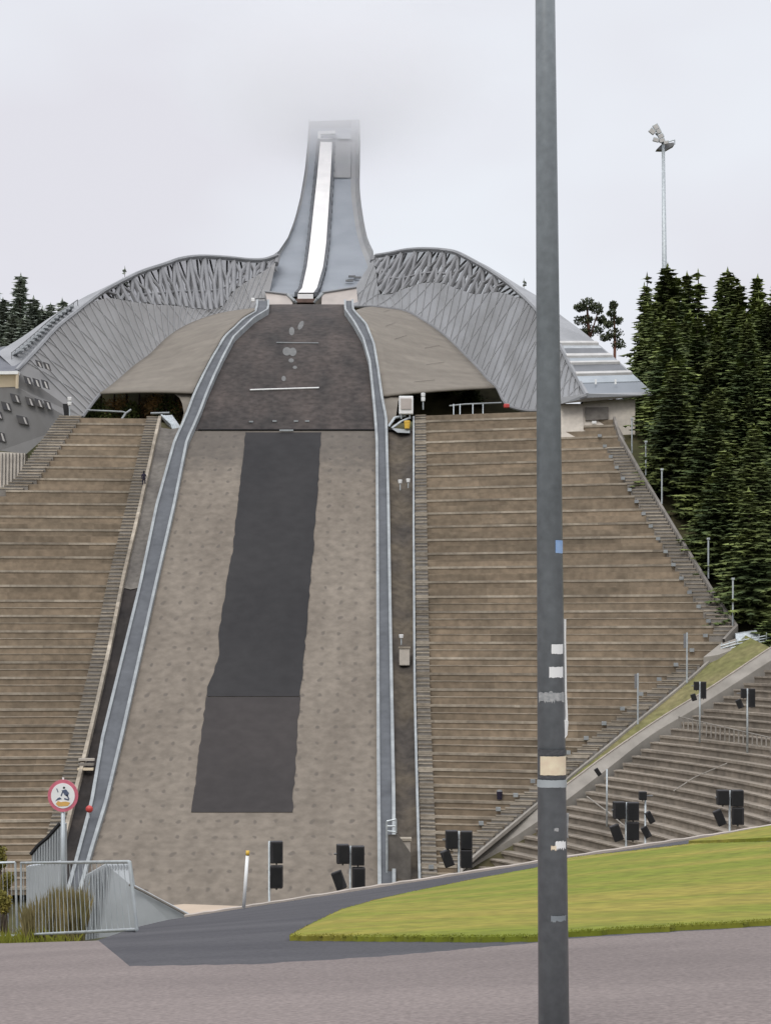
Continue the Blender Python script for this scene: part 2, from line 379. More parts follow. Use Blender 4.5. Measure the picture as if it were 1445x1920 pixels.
LT = [(543, 1763), (580, 1742), (640, 1712), (700, 1694), (760, 1680), (880, 1655), (1003, 1632), (1070, 1612), (1200, 1598), (1300, 1586), (1445, 1583), (1700, 1562), (2800, 1470)]
LB = [(543, 1764), (700, 1765.5), (900, 1767), (1003, 1766), (1070, 1757), (1445, 1736), (1700, 1722), (2800, 1660)]
us3 = list(np.linspace(543, 1700, 110)) + list(np.linspace(1720, 2800, 30))
tag(layer('lawn', us3, LT, LB, M['lawn'], 0.04, lip=.06, mound=.06), 'wedge of yellow green lawn beside the path')
LT2 = [(1290, 1582), (1370, 1567), (1445, 1553), (1600, 1528)]; LB2 = [(1290, 1583), (1445, 1577), (1700, 1568)]
tag(layer('lawn', list(np.linspace(1290, 1600, 30)), LT2, LB2, M['lawn'], 0.05, lip=.1), 'thin second strip of lawn beyond the narrow path')
# kerb line on the far edge
mb = MB(); rows = []
for u in np.linspace(345, 2900, 140):
    d = 31.0; x = (u - CU) / F * d; z = fg(x, d) - .02
    j = rnd.uniform(-.008, .008)
    rows.append([Vector((x, d + .02, z)), Vector((x, d + .02, z + .05 + j)), Vector((x, d + .16, z + .05 + j)), Vector((x, d + .16, z - .4))])
struct(mb.loft(rows).build('kerb', M['kerb']), 'pale stone edging along the far side of the path')
# blades on the lawn
def blades(us, top, bot, n, h, m, name, lift=.04):
    V = []; Fc = []
    for _ in range(n):
        u = nr.uniform(us[0], us[1]); dn, df = fgd(u, I(bot, u)), fgd(u, I(top, u))
        if df - dn < .03: continue
        t = abs(nr.normal(0, .10 / (df - dn + .2))); t = min(t, 1); t = 1 - t if nr.uniform() < .35 else t
        d = dn + (df - dn) * t; x = (u - CU) / F * d
        z = fg(x, d) + lift + .06 * (4 * t * (1 - t)) * min(1, (df - dn) / 6) - .01
        hh = h * nr.uniform(.5, 1.2); a = nr.uniform(0, 6.28); w = .012; lx, ly = nr.normal(0, .35, 2) * hh
        k = len(V); V += [(x - w * math.cos(a), d - w * math.sin(a), z), (x + w * math.cos(a), d + w * math.sin(a), z), (x + lx, d + ly, z + hh)]; Fc.append((k, k + 1, k + 2))
    return tag(MB().add(V, Fc).build(name, m), 'short yellow green grass covering the lawn', 'grass', kind='stuff')
blades((545, 1500), LT, LB, 6000, .018, M['blade'], 'grass')

# ------------------------------------------------------------------ landing hill
LI = [(505, 578), (478, 594), (440, 630), (420, 668), (405, 700), (390, 735), (377, 770), (362, 805), (353, 823), (329, 944), (294, 1097), (231, 1380), (202, 1502), (174, 1593), (157, 1655), (140, 1720)]
LO = [(478, 583), (455, 597), (420, 630), (397, 668), (380, 700), (363, 735), (350, 770), (335, 805), (326, 823), (292, 944), (260, 1097), (190, 1380), (169, 1502), (145, 1593), (128, 1655), (110, 1720)]
RI = [(645, 578), (663, 604), (679, 633), (691, 676), (697, 734), (701, 778), (704, 822), (705, 1000), (706, 1400), (708, 1655), (709, 1720)]
RO = [(664, 580), (688, 606), (703, 644), (711, 691), (719, 749), (726, 781), (727, 822), (730, 928), (734, 1150), (741, 1500), (742, 1720)]
def VU(pts, v): return float(np.interp(v, [p[1] for p in pts], [p[0] for p in pts]))
hill = thing('landing_hill', (-12, 180, -11.5), 'ski jump landing slope of brown matting with a charcoal strip down the middle', 'ski jump slope')
def vz(d): return HV - F * ZP(d) / d
def edge(pts, d):
    v = vz(d); v = max(v, pts[0][1]); return (VU(pts, v) - CU) / F * d
def slope_sheet(name, d0, d1, fl, fr, m, lift, n=90, k=14, parent=hill):
    rows = []
    for i in range(n + 1):
        d = d0 + (d1 - d0) * i / n; a, b = fl(d), fr(d)
        rows.append([Vector((a + (b - a) * j / k, d, ZP(d) + lift)) for j in range(k + 1)])
    return MB().loft(rows).build(name, m, parent, smooth=True)
d808 = lane(560, 808); dtop = 290.0
L_ = lambda d: edge(LI, d) - .1
R_ = lambda d: edge(RI, d) + .1
slope_sheet('lower_mat', 148, d808, L_, R_, M['mat_lower'], 0)
slope_sheet('upper_mat', d808, 294.5, lambda d: L_(d) if d < 288 else L_(288) + (d - 288) * .25, lambda d: R_(d) if d < 288 else R_(288) - (d - 288) * .2, M['mat_upper'], 0.05)
SLp = [(460, 812), (452, 900), (435, 1040), (424, 1100), (411, 1190), (411, 1228), (400, 1262), (389, 1290), (386, 1312), (360, 1524)]
_w = [[rnd.uniform(-.09, .09) for _ in range(400)] for _ in range(2)]
def wob(d, k): return float(np.interp(d * 1.3, range(400), _w[k // 4]))
SRp = [(602, 812), (597, 900), (585, 1060), (570, 1230), (562, 1312), (548, 1524)]
dA, dB, dC = lane(500, 1524), lane(500, 1308), lane(500, 812)
slope_sheet('charcoal_cover', dA, dB, lambda d: (VU(SLp, vz(d)) - CU) / F * d + wob(d, 1), lambda d: (VU(SRp, vz(d)) - CU) / F * d + wob(d, 4), M['strip'], .06, 60, 6)
M['strip2'] = mat('charcoal_cover_newer', (.036, .0345, .0345), .9, (.026, .025, .0258), (.08, .03, .05), fine=(.8, .1))
slope_sheet('charcoal_cover', dB + .05, dC, lambda d: (VU(SLp, vz(d)) - CU) / F * d + wob(d, 1), lambda d: (VU(SRp, vz(d)) - CU) / F * d + wob(d, 4), M['strip2'], .09, 130, 6)
def hp(u, v, lift=.1):
    d = lane(u, v); return Vector(((u - CU) / F * d, d, ZP(d) + lift))
mb = MB(); mb.tube(hp(469, 734, .2), hp(598, 730, .2), .11, n=6); mb.build('distance_line', M['white'], hill)
mb = MB(); mb.tube(hp(518, 645, .2), hp(597, 646, .2), .07, n=6); mb.build('distance_line', M['rail'], hill)
for (u, v) in ((471, 793), (515, 792), (555, 792), (576, 792)):
    MB().box(hp(u, v, .15), (.5, .3, .2)).build('marker_lamp', M['rail'], hill)
MB().tube(hp(524, 812, .3), hp(550, 812, .3), .13, n=6).build('cover_roller', M['rail'], hill)
mb = MB(); mb.box(hp(556, 806, .0), (24, .6, .14)); mb.build('seam', M['dark'], hill)
# faded emblem blots
def blot(pts, lift=.09):
    c = [hp(u, v, lift) for u, v in pts]; return MB().add(c, [tuple(range(len(c)))])
def ell(u, v, a, b, t=0, n=14):
    return [(u + a * math.cos(q) * math.cos(t) - b * math.sin(q) * math.sin(t), v + a * math.cos(q) * math.sin(t) + b * math.sin(q) * math.cos(t)) for q in [2 * math.pi * k / n for k in range(n)]]
for e in (ell(564, 611, 9, 4.5, -1.1), ell(547, 622, 5, 8), ell(538, 660, 8, 8), ell(549, 661, 7, 8), ell(553, 690, 4, 3), ell(546, 677, 5, 4), ell(532, 711, 4, 5)):
    blot(e).build('faded_emblem', M['faint'], hill)
# top rim of the knoll
rim = MB(); pts = fan([(505, 580, 290), (530, 576.5, 293), (560, 575, 294), (600, 575, 294), (630, 576, 293), (648, 579, 290)], 24)
rim.loft([[P(u, v + 6.5, d), P(u, v, d), P(u, v - .4, d + 1.2), P(u, v + 9, d + 1.4)] for u, v, d in pts]).build('knoll_rim', M['pink'], hill)
# side boards: inner rail, recessed trough, outer rail, and the wall below
def board(pi, po, label, h=1.1, vmin=584, flip=1, vend=1716):
    b = thing('side_board', P(VU(pi, 1500), 1500, lane(VU(pi, 1500), 1500)), label, 'barrier', 'boards edging the landing slope')
    V = np.concatenate([np.linspace(pi[0][1] + 1, 700, 30), np.linspace(712, vend, 70)])
    A, B = [], []
    for v in V:
        ua, ub = VU(pi, v), VU(po, v); d = lane(ua, v + 12)
        A.append(P(ua, v, d)); B.append(P(ub, v, d + (.3 if v < 700 else 0)))
    def dirn(i):
        w = (B[i] - A[i]); w.z = 0; return w.normalized()
    w0 = B[0] - A[0]
    for q in (1, 2, 3, 4):
        dq = A[4 * (q - 1)].y if False else lane(VU(pi, pi[0][1] + 13), pi[0][1] + 13) + 3.6 * q
        zz = ZP(dq) + .85; a_ = Vector(((pi[0][0] - CU) / F * dq, dq, zz)); A.insert(0, a_); B.insert(0, a_ + w0)
    n = len(A); up = Vector((0, 0, 1))
    wi = .30
    r1 = []; r2 = []; tr = []; wl = []
    for i in range(n):
        w = dirn(i); a, q = A[i], B[i]
        r1.append([a - up * h, a, a + w * wi, a + w * wi - up * .35])
        r2.append([q - w * wi - up * .35, q - w * wi, q, q - up * .4])
        tr.append([a + w * (wi - .02) - up * .22, q - w * (wi - .02) - up * .22])
        wl.append([q - w * .05 - up * .3, q - w * .05 - up * 4.5])
    MB().loft(r1).build('inner_rail', M['rail'], b)
    MB().loft(r2).build('outer_rail', M['rail'], b)
    MB().loft(tr).build('trough', M['trough'], b, smooth=True)
    MB().loft(wl).build('board_wall', M['concrete'], b)
    return A, B
LA, LBd = board(LI, LO, 'long leaning side board with blue grey channel, red ball marker near its foot')
RA, RB = board(RI, RO, 'upright side board with blue grey channel beside the narrow brown trench')

# ------------------------------------------------------------------ wings (mesh-clad arms around the knoll)
WLA = [(498, 578, 297), (460, 582, 295), (414, 589, 290), (378, 600, 285), (342, 616, 279), (313, 636, 273), (281, 667, 266), (252, 688, 260), (227, 710, 254), (201, 731, 248), (187, 740, 246), (155, 782, 240)]
WLB = [(520, 478, 318), (496, 486, 316), (468, 487, 314), (424, 482.5, 311), (371, 480.5, 306), (338, 485, 300), (306, 496, 293), (266, 509, 286), (230, 526, 279), (194, 546, 271), (173, 561, 266), (144, 584, 259), (108, 613, 252), (72, 652, 245), (32, 695, 238)]
WLC = [(520, 477, 323), (496, 485, 321), (468, 485.5, 319), (424, 481, 317), (371, 479, 312), (338, 483.5, 306), (306, 494, 300), (266, 506, 293), (230, 522, 287), (194, 540, 280), (166, 553, 274), (130, 573, 268), (90, 598, 261), (43, 631, 254), (-5, 661, 247)]
WRA = [(640, 575, 299), (698, 575, 297), (727, 578, 295), (762, 584, 290), (797, 603, 281), (826, 623, 275), (849, 643, 270), (873, 667, 264), (896, 690, 258), (916, 713, 252), (931, 726, 249), (948, 757, 243), (975, 768, 239), (1010, 770, 235), (1050, 756, 229), (1100, 743, 227)]
WRB = [(704, 479, 316), (727, 475.5, 314), (762, 468.5, 309), (797, 466.5, 303), (832, 468.5, 296), (855, 473, 291), (887, 489, 284), (913, 504, 278), (945, 525, 270), (968, 544, 264), (1003, 578, 255), (1028, 615, 248), (1048, 645, 243), (1075, 697, 235), (1100, 741, 227.5)]
WRC = [(704, 478, 321), (727, 474, 319), (762, 467, 315), (797, 465, 310), (832, 466.5, 304), (855, 471, 299), (887, 485.5, 292), (913, 498.5, 286), (945, 518, 278), (974, 536, 272), (1014, 560, 265), (1047, 588, 260), (1090, 620, 253), (1160, 678, 242), (1222, 735, 230)]
def wing(A, B, C, W, bay, label, skin, lat):
    n = 120
    a, b, c = fan(A, n), fan(B, n), fan(C, n)
    root = thing('mesh_wing', P(*a[n])if False else (P(*a[n]) - Vector((0, 0, 1))), label, 'jump tower wing', 'mesh clad wings sweeping out from the jump tower')
    Pa, Pb, Pc = [P(*q) for q in a], [P(*q) for q in b], [P(*q) for q in c]
    def w(i): return float(np.interp(b[i][0] if lat == 'L' else -b[i][0], [x[0] for x in W], [x[1] for x in W]))
    Pm = [Pb[i].lerp(Pa[i], w(i)) for i in range(n + 1)]
    bulge = Vector((0, 1, 0))
    def mid(p, q, t, i):   # slightly concave skin
        return p.lerp(q, t) + bulge * (2.2 * t * (1 - t))
    MB().loft([[mid(Pm[i], Pa[i], k / 6, i) for k in range(7)] for i in range(n + 1)]).build('mesh_skin', skin, root, smooth=True)
    # top band, bottom edge pipe
    MB().loft([[Pb[i] - Vector((0, 0, .5)), Pb[i], Pc[i] + Vector((0, 0, 0)), Pc[i] - Vector((0, 0, .5))] for i in range(n + 1)]).build('top_band', M['edge'], root, smooth=False)
    MB().path(Pa[::2], .22).build('lower_edge', M['truss'], root)
    MB().path(Pb[::2], .30).build('upper_edge', M['edge'], root)
    # outer skin, set back, lets light through
    back = []
    for i in range(n + 1):
        lo = Pm[i] + Vector((0, 4.5, -1.0)); back.append([Pc[i] - Vector((0, 0, .3)), Pc[i].lerp(lo, .5), lo])
    MB().loft(back).build('outer_mesh', M['gauze'], root, smooth=True)
    rb = MB()
    for i in range(2, n - 6, 3):
        pts_ = [mid(Pm[min(i + int(k * 1.0), n)], Pa[min(i + int(k * 1.0), n)], k / 5, i) + Vector((0, -.16, .03)) for k in range(6)]
        rb.path(pts_, .07, n=4)
        if i % 2 == 0: rb.path([mid(Pm[min(i + 5 - k, n)], Pa[min(i + 5 - k, n)], k / 5, i) + Vector((0, -.12, .03)) for k in range(6)], .045, n=4)
    rb.build('skin_rib', M['rib'], root)
    s2 = MB()
    for i in range(0, n - 4, 4):
        if w(i) > .1: s2.tube(back[i][0], back[i + 3][2], .16, n=4); s2.tube(back[i + 3][0], back[i][2], .16, n=4)
    s2.build('outer_lattice', M['truss'], root)
    # trusses
    st = MB(); k = 0; i = 0
    while i + bay <= n:
        j = i + bay; m_ = i + bay // 2
        if w(m_) > .12:
            tp, bt = Vector((0, 1.2, 0)), Vector((0, 1.2, 0))
            r = .34
            # raking struts that open into tall lens shapes, with a tie half way
            g1, g2 = Pm[i] + bt, Pm[j] + bt; t1, t2, tm_ = Pb[i] + tp, Pb[j] + tp, Pb[m_] + tp; bm_ = Pm[m_] + bt
            c1, c2 = t1.lerp(g1, .5), t2.lerp(g2, .5); cm = tm_.lerp(bm_, .52)
            st.tube(t1, g1, r * 1.35, n=6)
            st.tube(t1, cm, r, n=6); st.tube(t2, cm, r * .7, n=6); st.tube(cm, bm_, r * 1.1, n=6)
            st.tube(c1, bm_, r * .75, n=6)
            if w(m_) > .45:
                a1, a2 = t1.lerp(g1, .64), t2.lerp(g2, .64)
                st.tube(a1, a2, .20, n=5); st.tube(a2, bm_, .24, n=5)
        i = j
    st.build('truss_lattice', M['truss'], root)
    # parapet of the outer edge on the descending end
    return root, Pa, Pb, Pc, Pm
W_L = [(160, 0), (194, .10), (230, .33), (266, .52), (306, .66), (340, .80), (380, .90), (415, .88), (440, .62), (470, .42), (500, .25), (520, .15)]
W_R = [(-1100, 0), (-990, .0), (-945, .16), (-913, .36), (-887, .42), (-855, .46), (-826, .54), (-800, .66), (-780, .78), (-762, .80), (-745, .62), (-727, .35), (-704, .1)]
wl, lPa, lPb, lPc, lPm = wing(WLA, WLB, WLC, W_L, 6, 'grey mesh wing with open truss lattice sweeping down to the windowed building', M['skinL'], 'L')
wr_, rPa, rPb, rPc, rPm = wing(WRA, WRB, WRC, W_R, 6, 'grey mesh wing with narrow lattice openings sweeping down behind the lamp pole', M['skinR'], 'R')
# walkway treads between the two edges on the lower end of the left wing
mb = MB()
for i in range(88, 118, 2):
    a, b = lPb[i], lPc[i]
    mb.box(a.lerp(b, .5) + Vector((0, 0, .1)), ((b - a).length * .8, .5, .25), rz=math.atan2(b.y - a.y, b.x - a.x))
mb.build('walkway_tread', M['wallgrey'], wl)
mb = MB(); md_ = [lPb[i].lerp(lPc[i], .45) for i in range(84, 119, 2)]; mb.path([q + Vector((0, 0, .8)) for q in md_], .07)
for q in md_: mb.tube(q, q + Vector((0, 0, .8)), .05, n=4)
mb.build('handrail', M['truss'], wl)
# small lamp on a bracket near the knoll, small box on top
br = thing('bracket_lamp', P(500, 577, 296), 'small white lamp on a dark bracket beside the take-off', 'lamp')
MB().path([P(503, 577, 296), P(497, 559, 296), P(478, 560, 296)], .13).build('bracket', M['truss'], br)
MB().box(P(474.5, 562.5, 295.7), (.55, .5, .6)).build('lamp_head', M['white'], br, bevel=.1)

# taupe aprons between boards and wings
def apron(A3, edgepts, label, extra):
    """A3 wing edge (u,v,d), edgepts board side (u,v,d)"""
    n = 40; a = fan(A3, n); b = fan(edgepts, n); k = 10
    root = thing('knoll_apron', P(*a[n]) - Vector((0, 0, .6)), label, 'cladding panel', 'taupe aprons flanking the knoll')
    rows = []
    for i in range(n + 1):
        p, q = P(*a[i]), P(*b[i])
        rows.append([p.lerp(q, t / k) + Vector((0, 0, .15 * math.sin(math.pi * t / k))) for t in range(k + 1)])
    o = MB().loft(rows).build('apron_panel', M['apron'], root, smooth=True)
    sf = o.modifiers.new('solid', 'SOLIDIFY'); sf.thickness = .22; sf.offset = -1
    # lapped joints of the cladding
    mb = MB(); r_ = random.Random(3)
    for i in range(6, n, 6):
        j0 = r_.randint(1, 5); MB().path([rows[i][j] + Vector((0, -.05, .08)) for j in range(j0, min(k, j0 + 3))], .02, n=4).build('panel_joint', M['gap'], root)
    MB().add(*extra).build('corner_fillet', M['apron'], root)
    return root, rows
def bd(pts, v, off=0): 
    u = VU(pts, v); return (u + off, v, lane(u, v + 12) + .4)
fill = ([P(327, 739, 243.5), P(364, 733, 243.5), P(338, 800, 236), P(345, 775, 241), P(342, 757, 242), P(337, 746, 243)], [(0, 1, 2, 3, 4, 5)])
apron(WLA[:11], [bd(LO, v) for v in (583, 586, 597, 612, 630, 650, 668, 690, 715, 730, 739)], 'taupe panel apron above the opening with autumn trees', fill)
fill2 = ([P(752, 744, 243.5), P(715, 735, 243.5), P(727, 797, 236), P(742, 782, 239), P(744, 765, 241), P(746, 752, 242)], [(0, 5, 4, 3, 2, 1)])
apron(WRA[1:11], [bd(RO, v) for v in (582, 588, 600, 615, 632, 650, 668, 690, 715, 730, 742)], 'taupe panel apron above the black opening with a railing', fill2)
# grey strip beside each board on the apron: two thin pipes
for pts, off, lab in ((RO, 9, 0),):
    pass

# ------------------------------------------------------------------ jump tower and in-run
tower = thing('jump_tower', (-10, 372, 30), 'tall jump tower with white in-run track fading into low cloud', 'ski jump tower')
DV = [(578, 298), (557, 300.6), (545, 306), (535, 311), (520, 316), (500, 322.5), (475, 329.5), (450, 336), (425, 342), (400, 347.5), (350, 357), (300, 365.5), (265, 370.5), (240, 374), (225, 376)]
def dt(v): return float(np.interp(-v, [-q[0] for q in DV], [q[1] for q in DV]))
FL = [(497, 548), (478, 535), (508, 506), (535, 462), (549, 430), (561, 397), (570, 365), (576, 331), (579, 290), (580, 236)]      # inner left edge of deck
FR = [(668, 540), (699, 524), (681, 484), (675, 462), (667, 430), (662, 397), (658, 365), (657, 331), (658, 290), (659, 236)]
SLt = [(500, 540), (505, 483), (523, 470), (540, 445), (553, 410), (563, 370), (571.5, 320), (576.5, 270), (579, 228)]
SRt = [(690, 540), (699, 474), (692, 462), (684, 441), (678, 410), (673, 375), (671, 350), (672.5, 270), (671.5, 226)]
TLk = [(558, 557), (566, 548), (575.5, 506), (581, 463), (588, 397), (595, 331), (601, 266), (603, 240)]
TRk = [(587, 557), (594, 548), (606, 506), (611.5, 463), (616, 397), (620, 331), (623, 266), (624, 240)]
vs_ = [556, 547, 541, 535, 527, 518, 508, 497, 485, 472, 459, 445, 430, 415, 400, 385, 370, 355, 340, 325, 310, 295, 280, 266, 252, 240]
def pe(L, v): return VU(sorted(L, key=lambda q: q[1]), v)
FLp = sorted([(550, 557), (538, 552), (497, 547), (487, 541), (480, 535), (508, 506), (535, 462), (549, 430), (561, 397), (570, 365), (576, 331), (580, 290), (583, 236)], key=lambda q: q[1])
FRp = sorted([(594, 557), (604, 551), (664, 542), (690, 535), (696, 524), (688, 495), (681, 478), (675, 462), (667, 430), (662, 397), (658, 365), (657, 331), (658, 290), (659, 236)], key=lambda q: q[1])
deck = []; tl = []
for v in vs_:
    d = dt(v); a, b = VU(FLp, v), VU(FRp, v)
    deck.append([P(a + (b - a) * t / 8, v, d) for t in range(9)])
    ta, tb = pe(TLk, v), pe(TRk, v)
    tl.append((v, d, ta, tb))
MB().loft(deck).build('deck', M['floorgrey'], tower, smooth=True)
MB().loft([[P(a, v, d) + Vector((0, 0, .25)), P(a, v - 2, d) + Vector((0, 0, .45)), P(b, v - 2, d) + Vector((0, 0, .45)), P(b, v, d) + Vector((0, 0, .25))] for v, d, a, b in tl if v > 262]).build('inrun_track', M['track'], tower)
for sgn in (0, 1):
    mb = MB()
    for (v, d, a, b), (v2, d2, a2, b2) in zip(tl, tl[1:]):
        if v2 < 262: break
        u, u2 = (a - 4, a2 - 3) if sgn == 0 else (b + 4, b2 + 3)
        w = 2.6
        mb.hexa([P(u - w, v, d), P(u + w, v, d), P(u2 + w, v2, d2), P(u2 - w, v2, d2)],
                [P(u - w, v, d) + Vector((0, 0, .7)), P(u + w, v, d) + Vector((0, 0, .7)), P(u2 + w, v2, d2) + Vector((0, 0, .7)), P(u2 - w, v2, d2) + Vector((0, 0, .7))])
    mb.build('track_edge_board', M['trough'], tower)
# side walls with an inner face, top flange and outer face
def tw(F_, S_, side):
    rows = []
    for v in vs_[4:] + [228]:
        d = dt(v); f = P(VU(F_, max(v, 236)), v, d)
        vs2 = v - (15 if v > 300 else 12) if v > 240 else v - 4
        s = P(pe(S_, max(vs2, 226)), vs2, d + .8)
        s2 = P(pe(S_, max(vs2, 226)), vs2, d + 9) ; s2.x = s.x + (-.2 if side < 0 else .2)
        m_ = f.lerp(s, .45) + Vector((side * .2, 0, -.2))
        rows.append([f, m_, s, s2, Vector((s2.x - side * 1.0, s2.y + 1.5, s2.z - 9))])
    return rows
rl = tw(FLp, SLt, -1); rr = tw(FRp, SRt, 1)
M['towerskin'] = mat('tower_mesh_cladding', (.235, .235, .23), .55, (.20, .203, .207), (.2, .2, .12))
MB().loft(rl).build('side_wall', M['towerskin'], tower, smooth=False)
MB().loft(rr).build('side_wall', M['towerskin'], tower, smooth=False)
# back closing skin
MB().loft([[a[-1], b[-1]] for a, b in zip(rl, rr)]).build('rear_skin', M['towerskin'], tower)
mb = MB(); tb = [P(579, 227, 376.5), P(671.5, 224, 376.5), P(672, 246, 375.5), P(579, 247, 375.5)]
mb.slab([P(579, 228, 376), P(671.5, 224, 376), P(672, 243, 375.6), P(579, 246, 375.6)], (0, 9, 0)); mb.build('top_frame', M['towerskin'], tower)
# start hut with white frame, judges platforms
sh = MB()
sh.slab([P(596, 246, 370.6), P(629, 244.5, 370.6), P(629, 250, 370.6), P(596, 251, 370.6)], (0, 1, 0))
sh.slab([P(596, 251, 370.6), P(601, 251, 370.6), P(601, 262, 370.2), P(596, 262, 370.2)], (0, 1, 0))
sh.build('start_gate_frame', M['white'], tower)
MB().slab([P(601, 261, 369.8), P(626, 260, 369.8), P(625, 266, 369.4), P(601, 267, 369.4)], (0, .4, 0)).build('start_bar', M['trough'], tower)
MB().slab([P(632, 250, 371.2), P(658, 250, 371.2), P(658, 260, 370.2), P(632, 260, 370.2)], (0, .5, 0)).build('platform', M['wallgrey'], tower)
MB().slab([P(629, 262, 370.9), P(658, 262, 370.9), P(657, 333, 359.5), P(624, 333, 359.5)], (0, .6, .3)).build('stair_flight', M['towerskin'], tower)
# take-off end
tk = MB(); tk.slab([P(558, 551, 300.0), P(587, 551, 300.0), P(587, 560, 299.9), P(558, 560, 299.9)], (0, 1.5, 0)); tk.build('track_lip', M['track'], tower)
MB().slab([P(555, 560, 299.8), P(590, 560, 299.8), P(589, 567, 299.8), P(556, 567, 299.8)], (0, 2.2, 0)).build('takeoff_board', M['brown'], tower)
MB().slab([P(541, 553, 302.2), P(603, 552, 302.2), P(603, 580, 300.4), P(541, 580, 300.4)], (0, 3, 0)).build('takeoff_base', M['gap'], tower)
MB().slab([P(497, 548, 302), P(538, 553, 301), P(549, 568, 300), P(544, 579, 299), P(505, 579, 299)], (0, 2, 0)).build('takeoff_wall', M['pink'], tower)
MB().slab([P(604, 550, 301), P(668, 539.5, 302), P(672, 577, 299), P(602, 577, 299)], (0, 2, 0)).build('takeoff_wall', M['pink'], tower)
MB().path([P(538, 551.5, 301), P(553, 565, 300), P(557, 567, 300)], .25).build('takeoff_rail', M['rail'], tower)
MB().path([P(588, 567, 300), P(594, 561, 300), P(606, 549.5, 301)], .25).build('takeoff_rail', M['rail'], tower)
MB().path([P(497, 546.5, 301.8), P(538, 551.5, 300.8)], .16).build('deck_edge', M['edge'], tower)
MB().path([P(604, 548.5, 300.8), P(668, 538.5, 301.8)], .16).build('deck_edge', M['edge'], tower)
for (u, v) in ((660, 524), (655, 532), (670, 526)): MB().box(P(u, v, dt(v)) + Vector((0, 0, .5)), (1.2, .6, .25)).build('bench', M['truss'], tower)

# ------------------------------------------------------------------ grandstands
def uv2s(u, v, S, k, x0, sg):
    d = solve(S, u, v, 130, 300)
    x = (u - CU) / F * d
    return (d + k * ((x - x0) if sg > 0 else (x0 - x)), x)
def stand(root, sT, sB, run, XL, XR, k, x0, sg, stairs, mats=('terrace', 'nosing')):
    """stepped rows facing the outrun: s runs uphill; each row has a riser, a tread and a pale nosing"""
    ms, me_ = MB(), MB(); s = sB; i = 0
    def pt(x, q, z): return Vector((x, q - (k * ((x - x0) if sg > 0 else (x0 - x))), z))
    z_prev = ZP(sB - run / 2)
    while s < sT:
        z = ZP(s + run / 2); a, b = XL(s), XR(s)
        if b - a > .3:
            if z - z_prev > .02:
                m_ = (a + b) / 2
                ms.loft([[pt(a, s, z_prev), pt(m_, s, z_prev), pt(b, s, z_prev)], [pt(a, s, z), pt(m_, s, z), pt(b, s, z)], [pt(a, s + run, z), pt(m_, s + run, z), pt(b, s + run, z)]])
                if i % 2 == 0:
                    h = min(.22, (z - z_prev) * .38); o = -.08
                    me_.hexa([pt(a, s + o, z - h), pt(b, s + o, z - h), pt(b, s + .02, z - h), pt(a, s + .02, z - h)],
                             [pt(a, s + o, z + .02), pt(b, s + o, z + .02), pt(b, s + .02, z + .02), pt(a, s + .02, z + .02)])
                elif z < 4:
                    h = .08; o = -.06
                    me_.hexa([pt(a, s + o, z - h), pt(b, s + o, z - h), pt(b, s + .02, z - h), pt(a, s + .02, z - h)],
                             [pt(a, s + o, z), pt(b, s + o, z), pt(b, s + .02, z), pt(a, s + .02, z)])
            else:
                ms.loft([[pt(a, s, z), pt(b, s, z)], [pt(a, s + run, z), pt(b, s + run, z)]])
        z_prev = z; s += run; i += 1
    ms.build('terrace', M[mats[0]], root); me_.build('row_edge', M[mats[1]], root)
    for (fa, fb, s0, s1) in stairs:
        st, ed = MB(), MB(); s = s0; rr_ = run / 2; zp = ZP(s)
        while s < s1:
            z = ZP(s + rr_) + .12; a, b = fa(s), fb(s)
            st.loft([[pt(a, s, zp - .5), pt(b, s, zp - .5)], [pt(a, s, z), pt(b, s, z)], [pt(a, s + rr_, z), pt(b, s + rr_, z)]])
            ed.hexa([pt(a, s - .07, z - .1), pt(b, s - .07, z - .1), pt(b, s, z - .1), pt(a, s, z - .1)], [pt(a, s - .07, z + .02), pt(b, s - .07, z + .02), pt(b, s, z + .02), pt(a, s, z + .02)])
            zp = z; s += rr_
        st.build('stair', M['stair'], root); ed.build('stair_nosing', M['nosing'], root)
    return pt
def table(px, S, k, x0, sg):
    t = sorted(uv2s(u, v, S, k, x0, sg) for u, v in px); return [q[0] for q in t], [q[1] for q in t]
# right
gr = thing('grandstand', (18, 185, -8), 'wide terraced stand of brown rows behind the grey lamp pole', 'grandstand', 'terraced spectator stands')
rb_s, rb_x = table([(1150, 800), (1160, 830), (1200, 900), (1245, 975), (1290, 1050), (1335, 1125), (1378, 1188)], SR, KR, X0R, 1)
rc_s, rc_x = table([(1370, 1200), (1285, 1275), (1180, 1360), (1070, 1450), (980, 1525), (890, 1600), (850, 1635)], SR, KR, X0R, 1)
AS = rc_s[:-1] + rb_s[0:]; AX = rc_x[:-1] + rb_x[0:]
o_ = np.argsort(AS); AS = [AS[i] for i in o_]; AX = [AX[i] for i in o_]
rl_s, rl_x = table([(776, 790), (776, 1000), (778, 1300), (783, 1500), (787, 1640)], SR, KR, X0R, 1)
XLr = lambda s: float(np.interp(s, rl_s, rl_x)); XRr = lambda s: float(np.interp(s, AS, AX))
sT = uv2s(800, 783, SR, KR, X0R, 1)[0]
ptR = stand(gr, sT, 158, 1.15, XLr, XRr, KR, X0R, 1,
            [(lambda s: XLr(s) + .15, lambda s: XLr(s) + 1.45, 162, sT), (lambda s: XRr(s) - 1.9, lambda s: XRr(s) - .1, 198, sT - 8), (lambda s: XRr(s) - 1.6, lambda s: XRr(s) + .2, 165, 194)])
# stair lamps (small pale step lights)
mb_root = gr
for s in np.arange(160, 232, 2.1):
    x = XRr(s) - (2.1 if s > 196 else 1.9); p = ptR(x, s, ZP(s) + .55)
    MB().box(p, (.42, .3, .34)).build('step_light', M['rail'], gr)
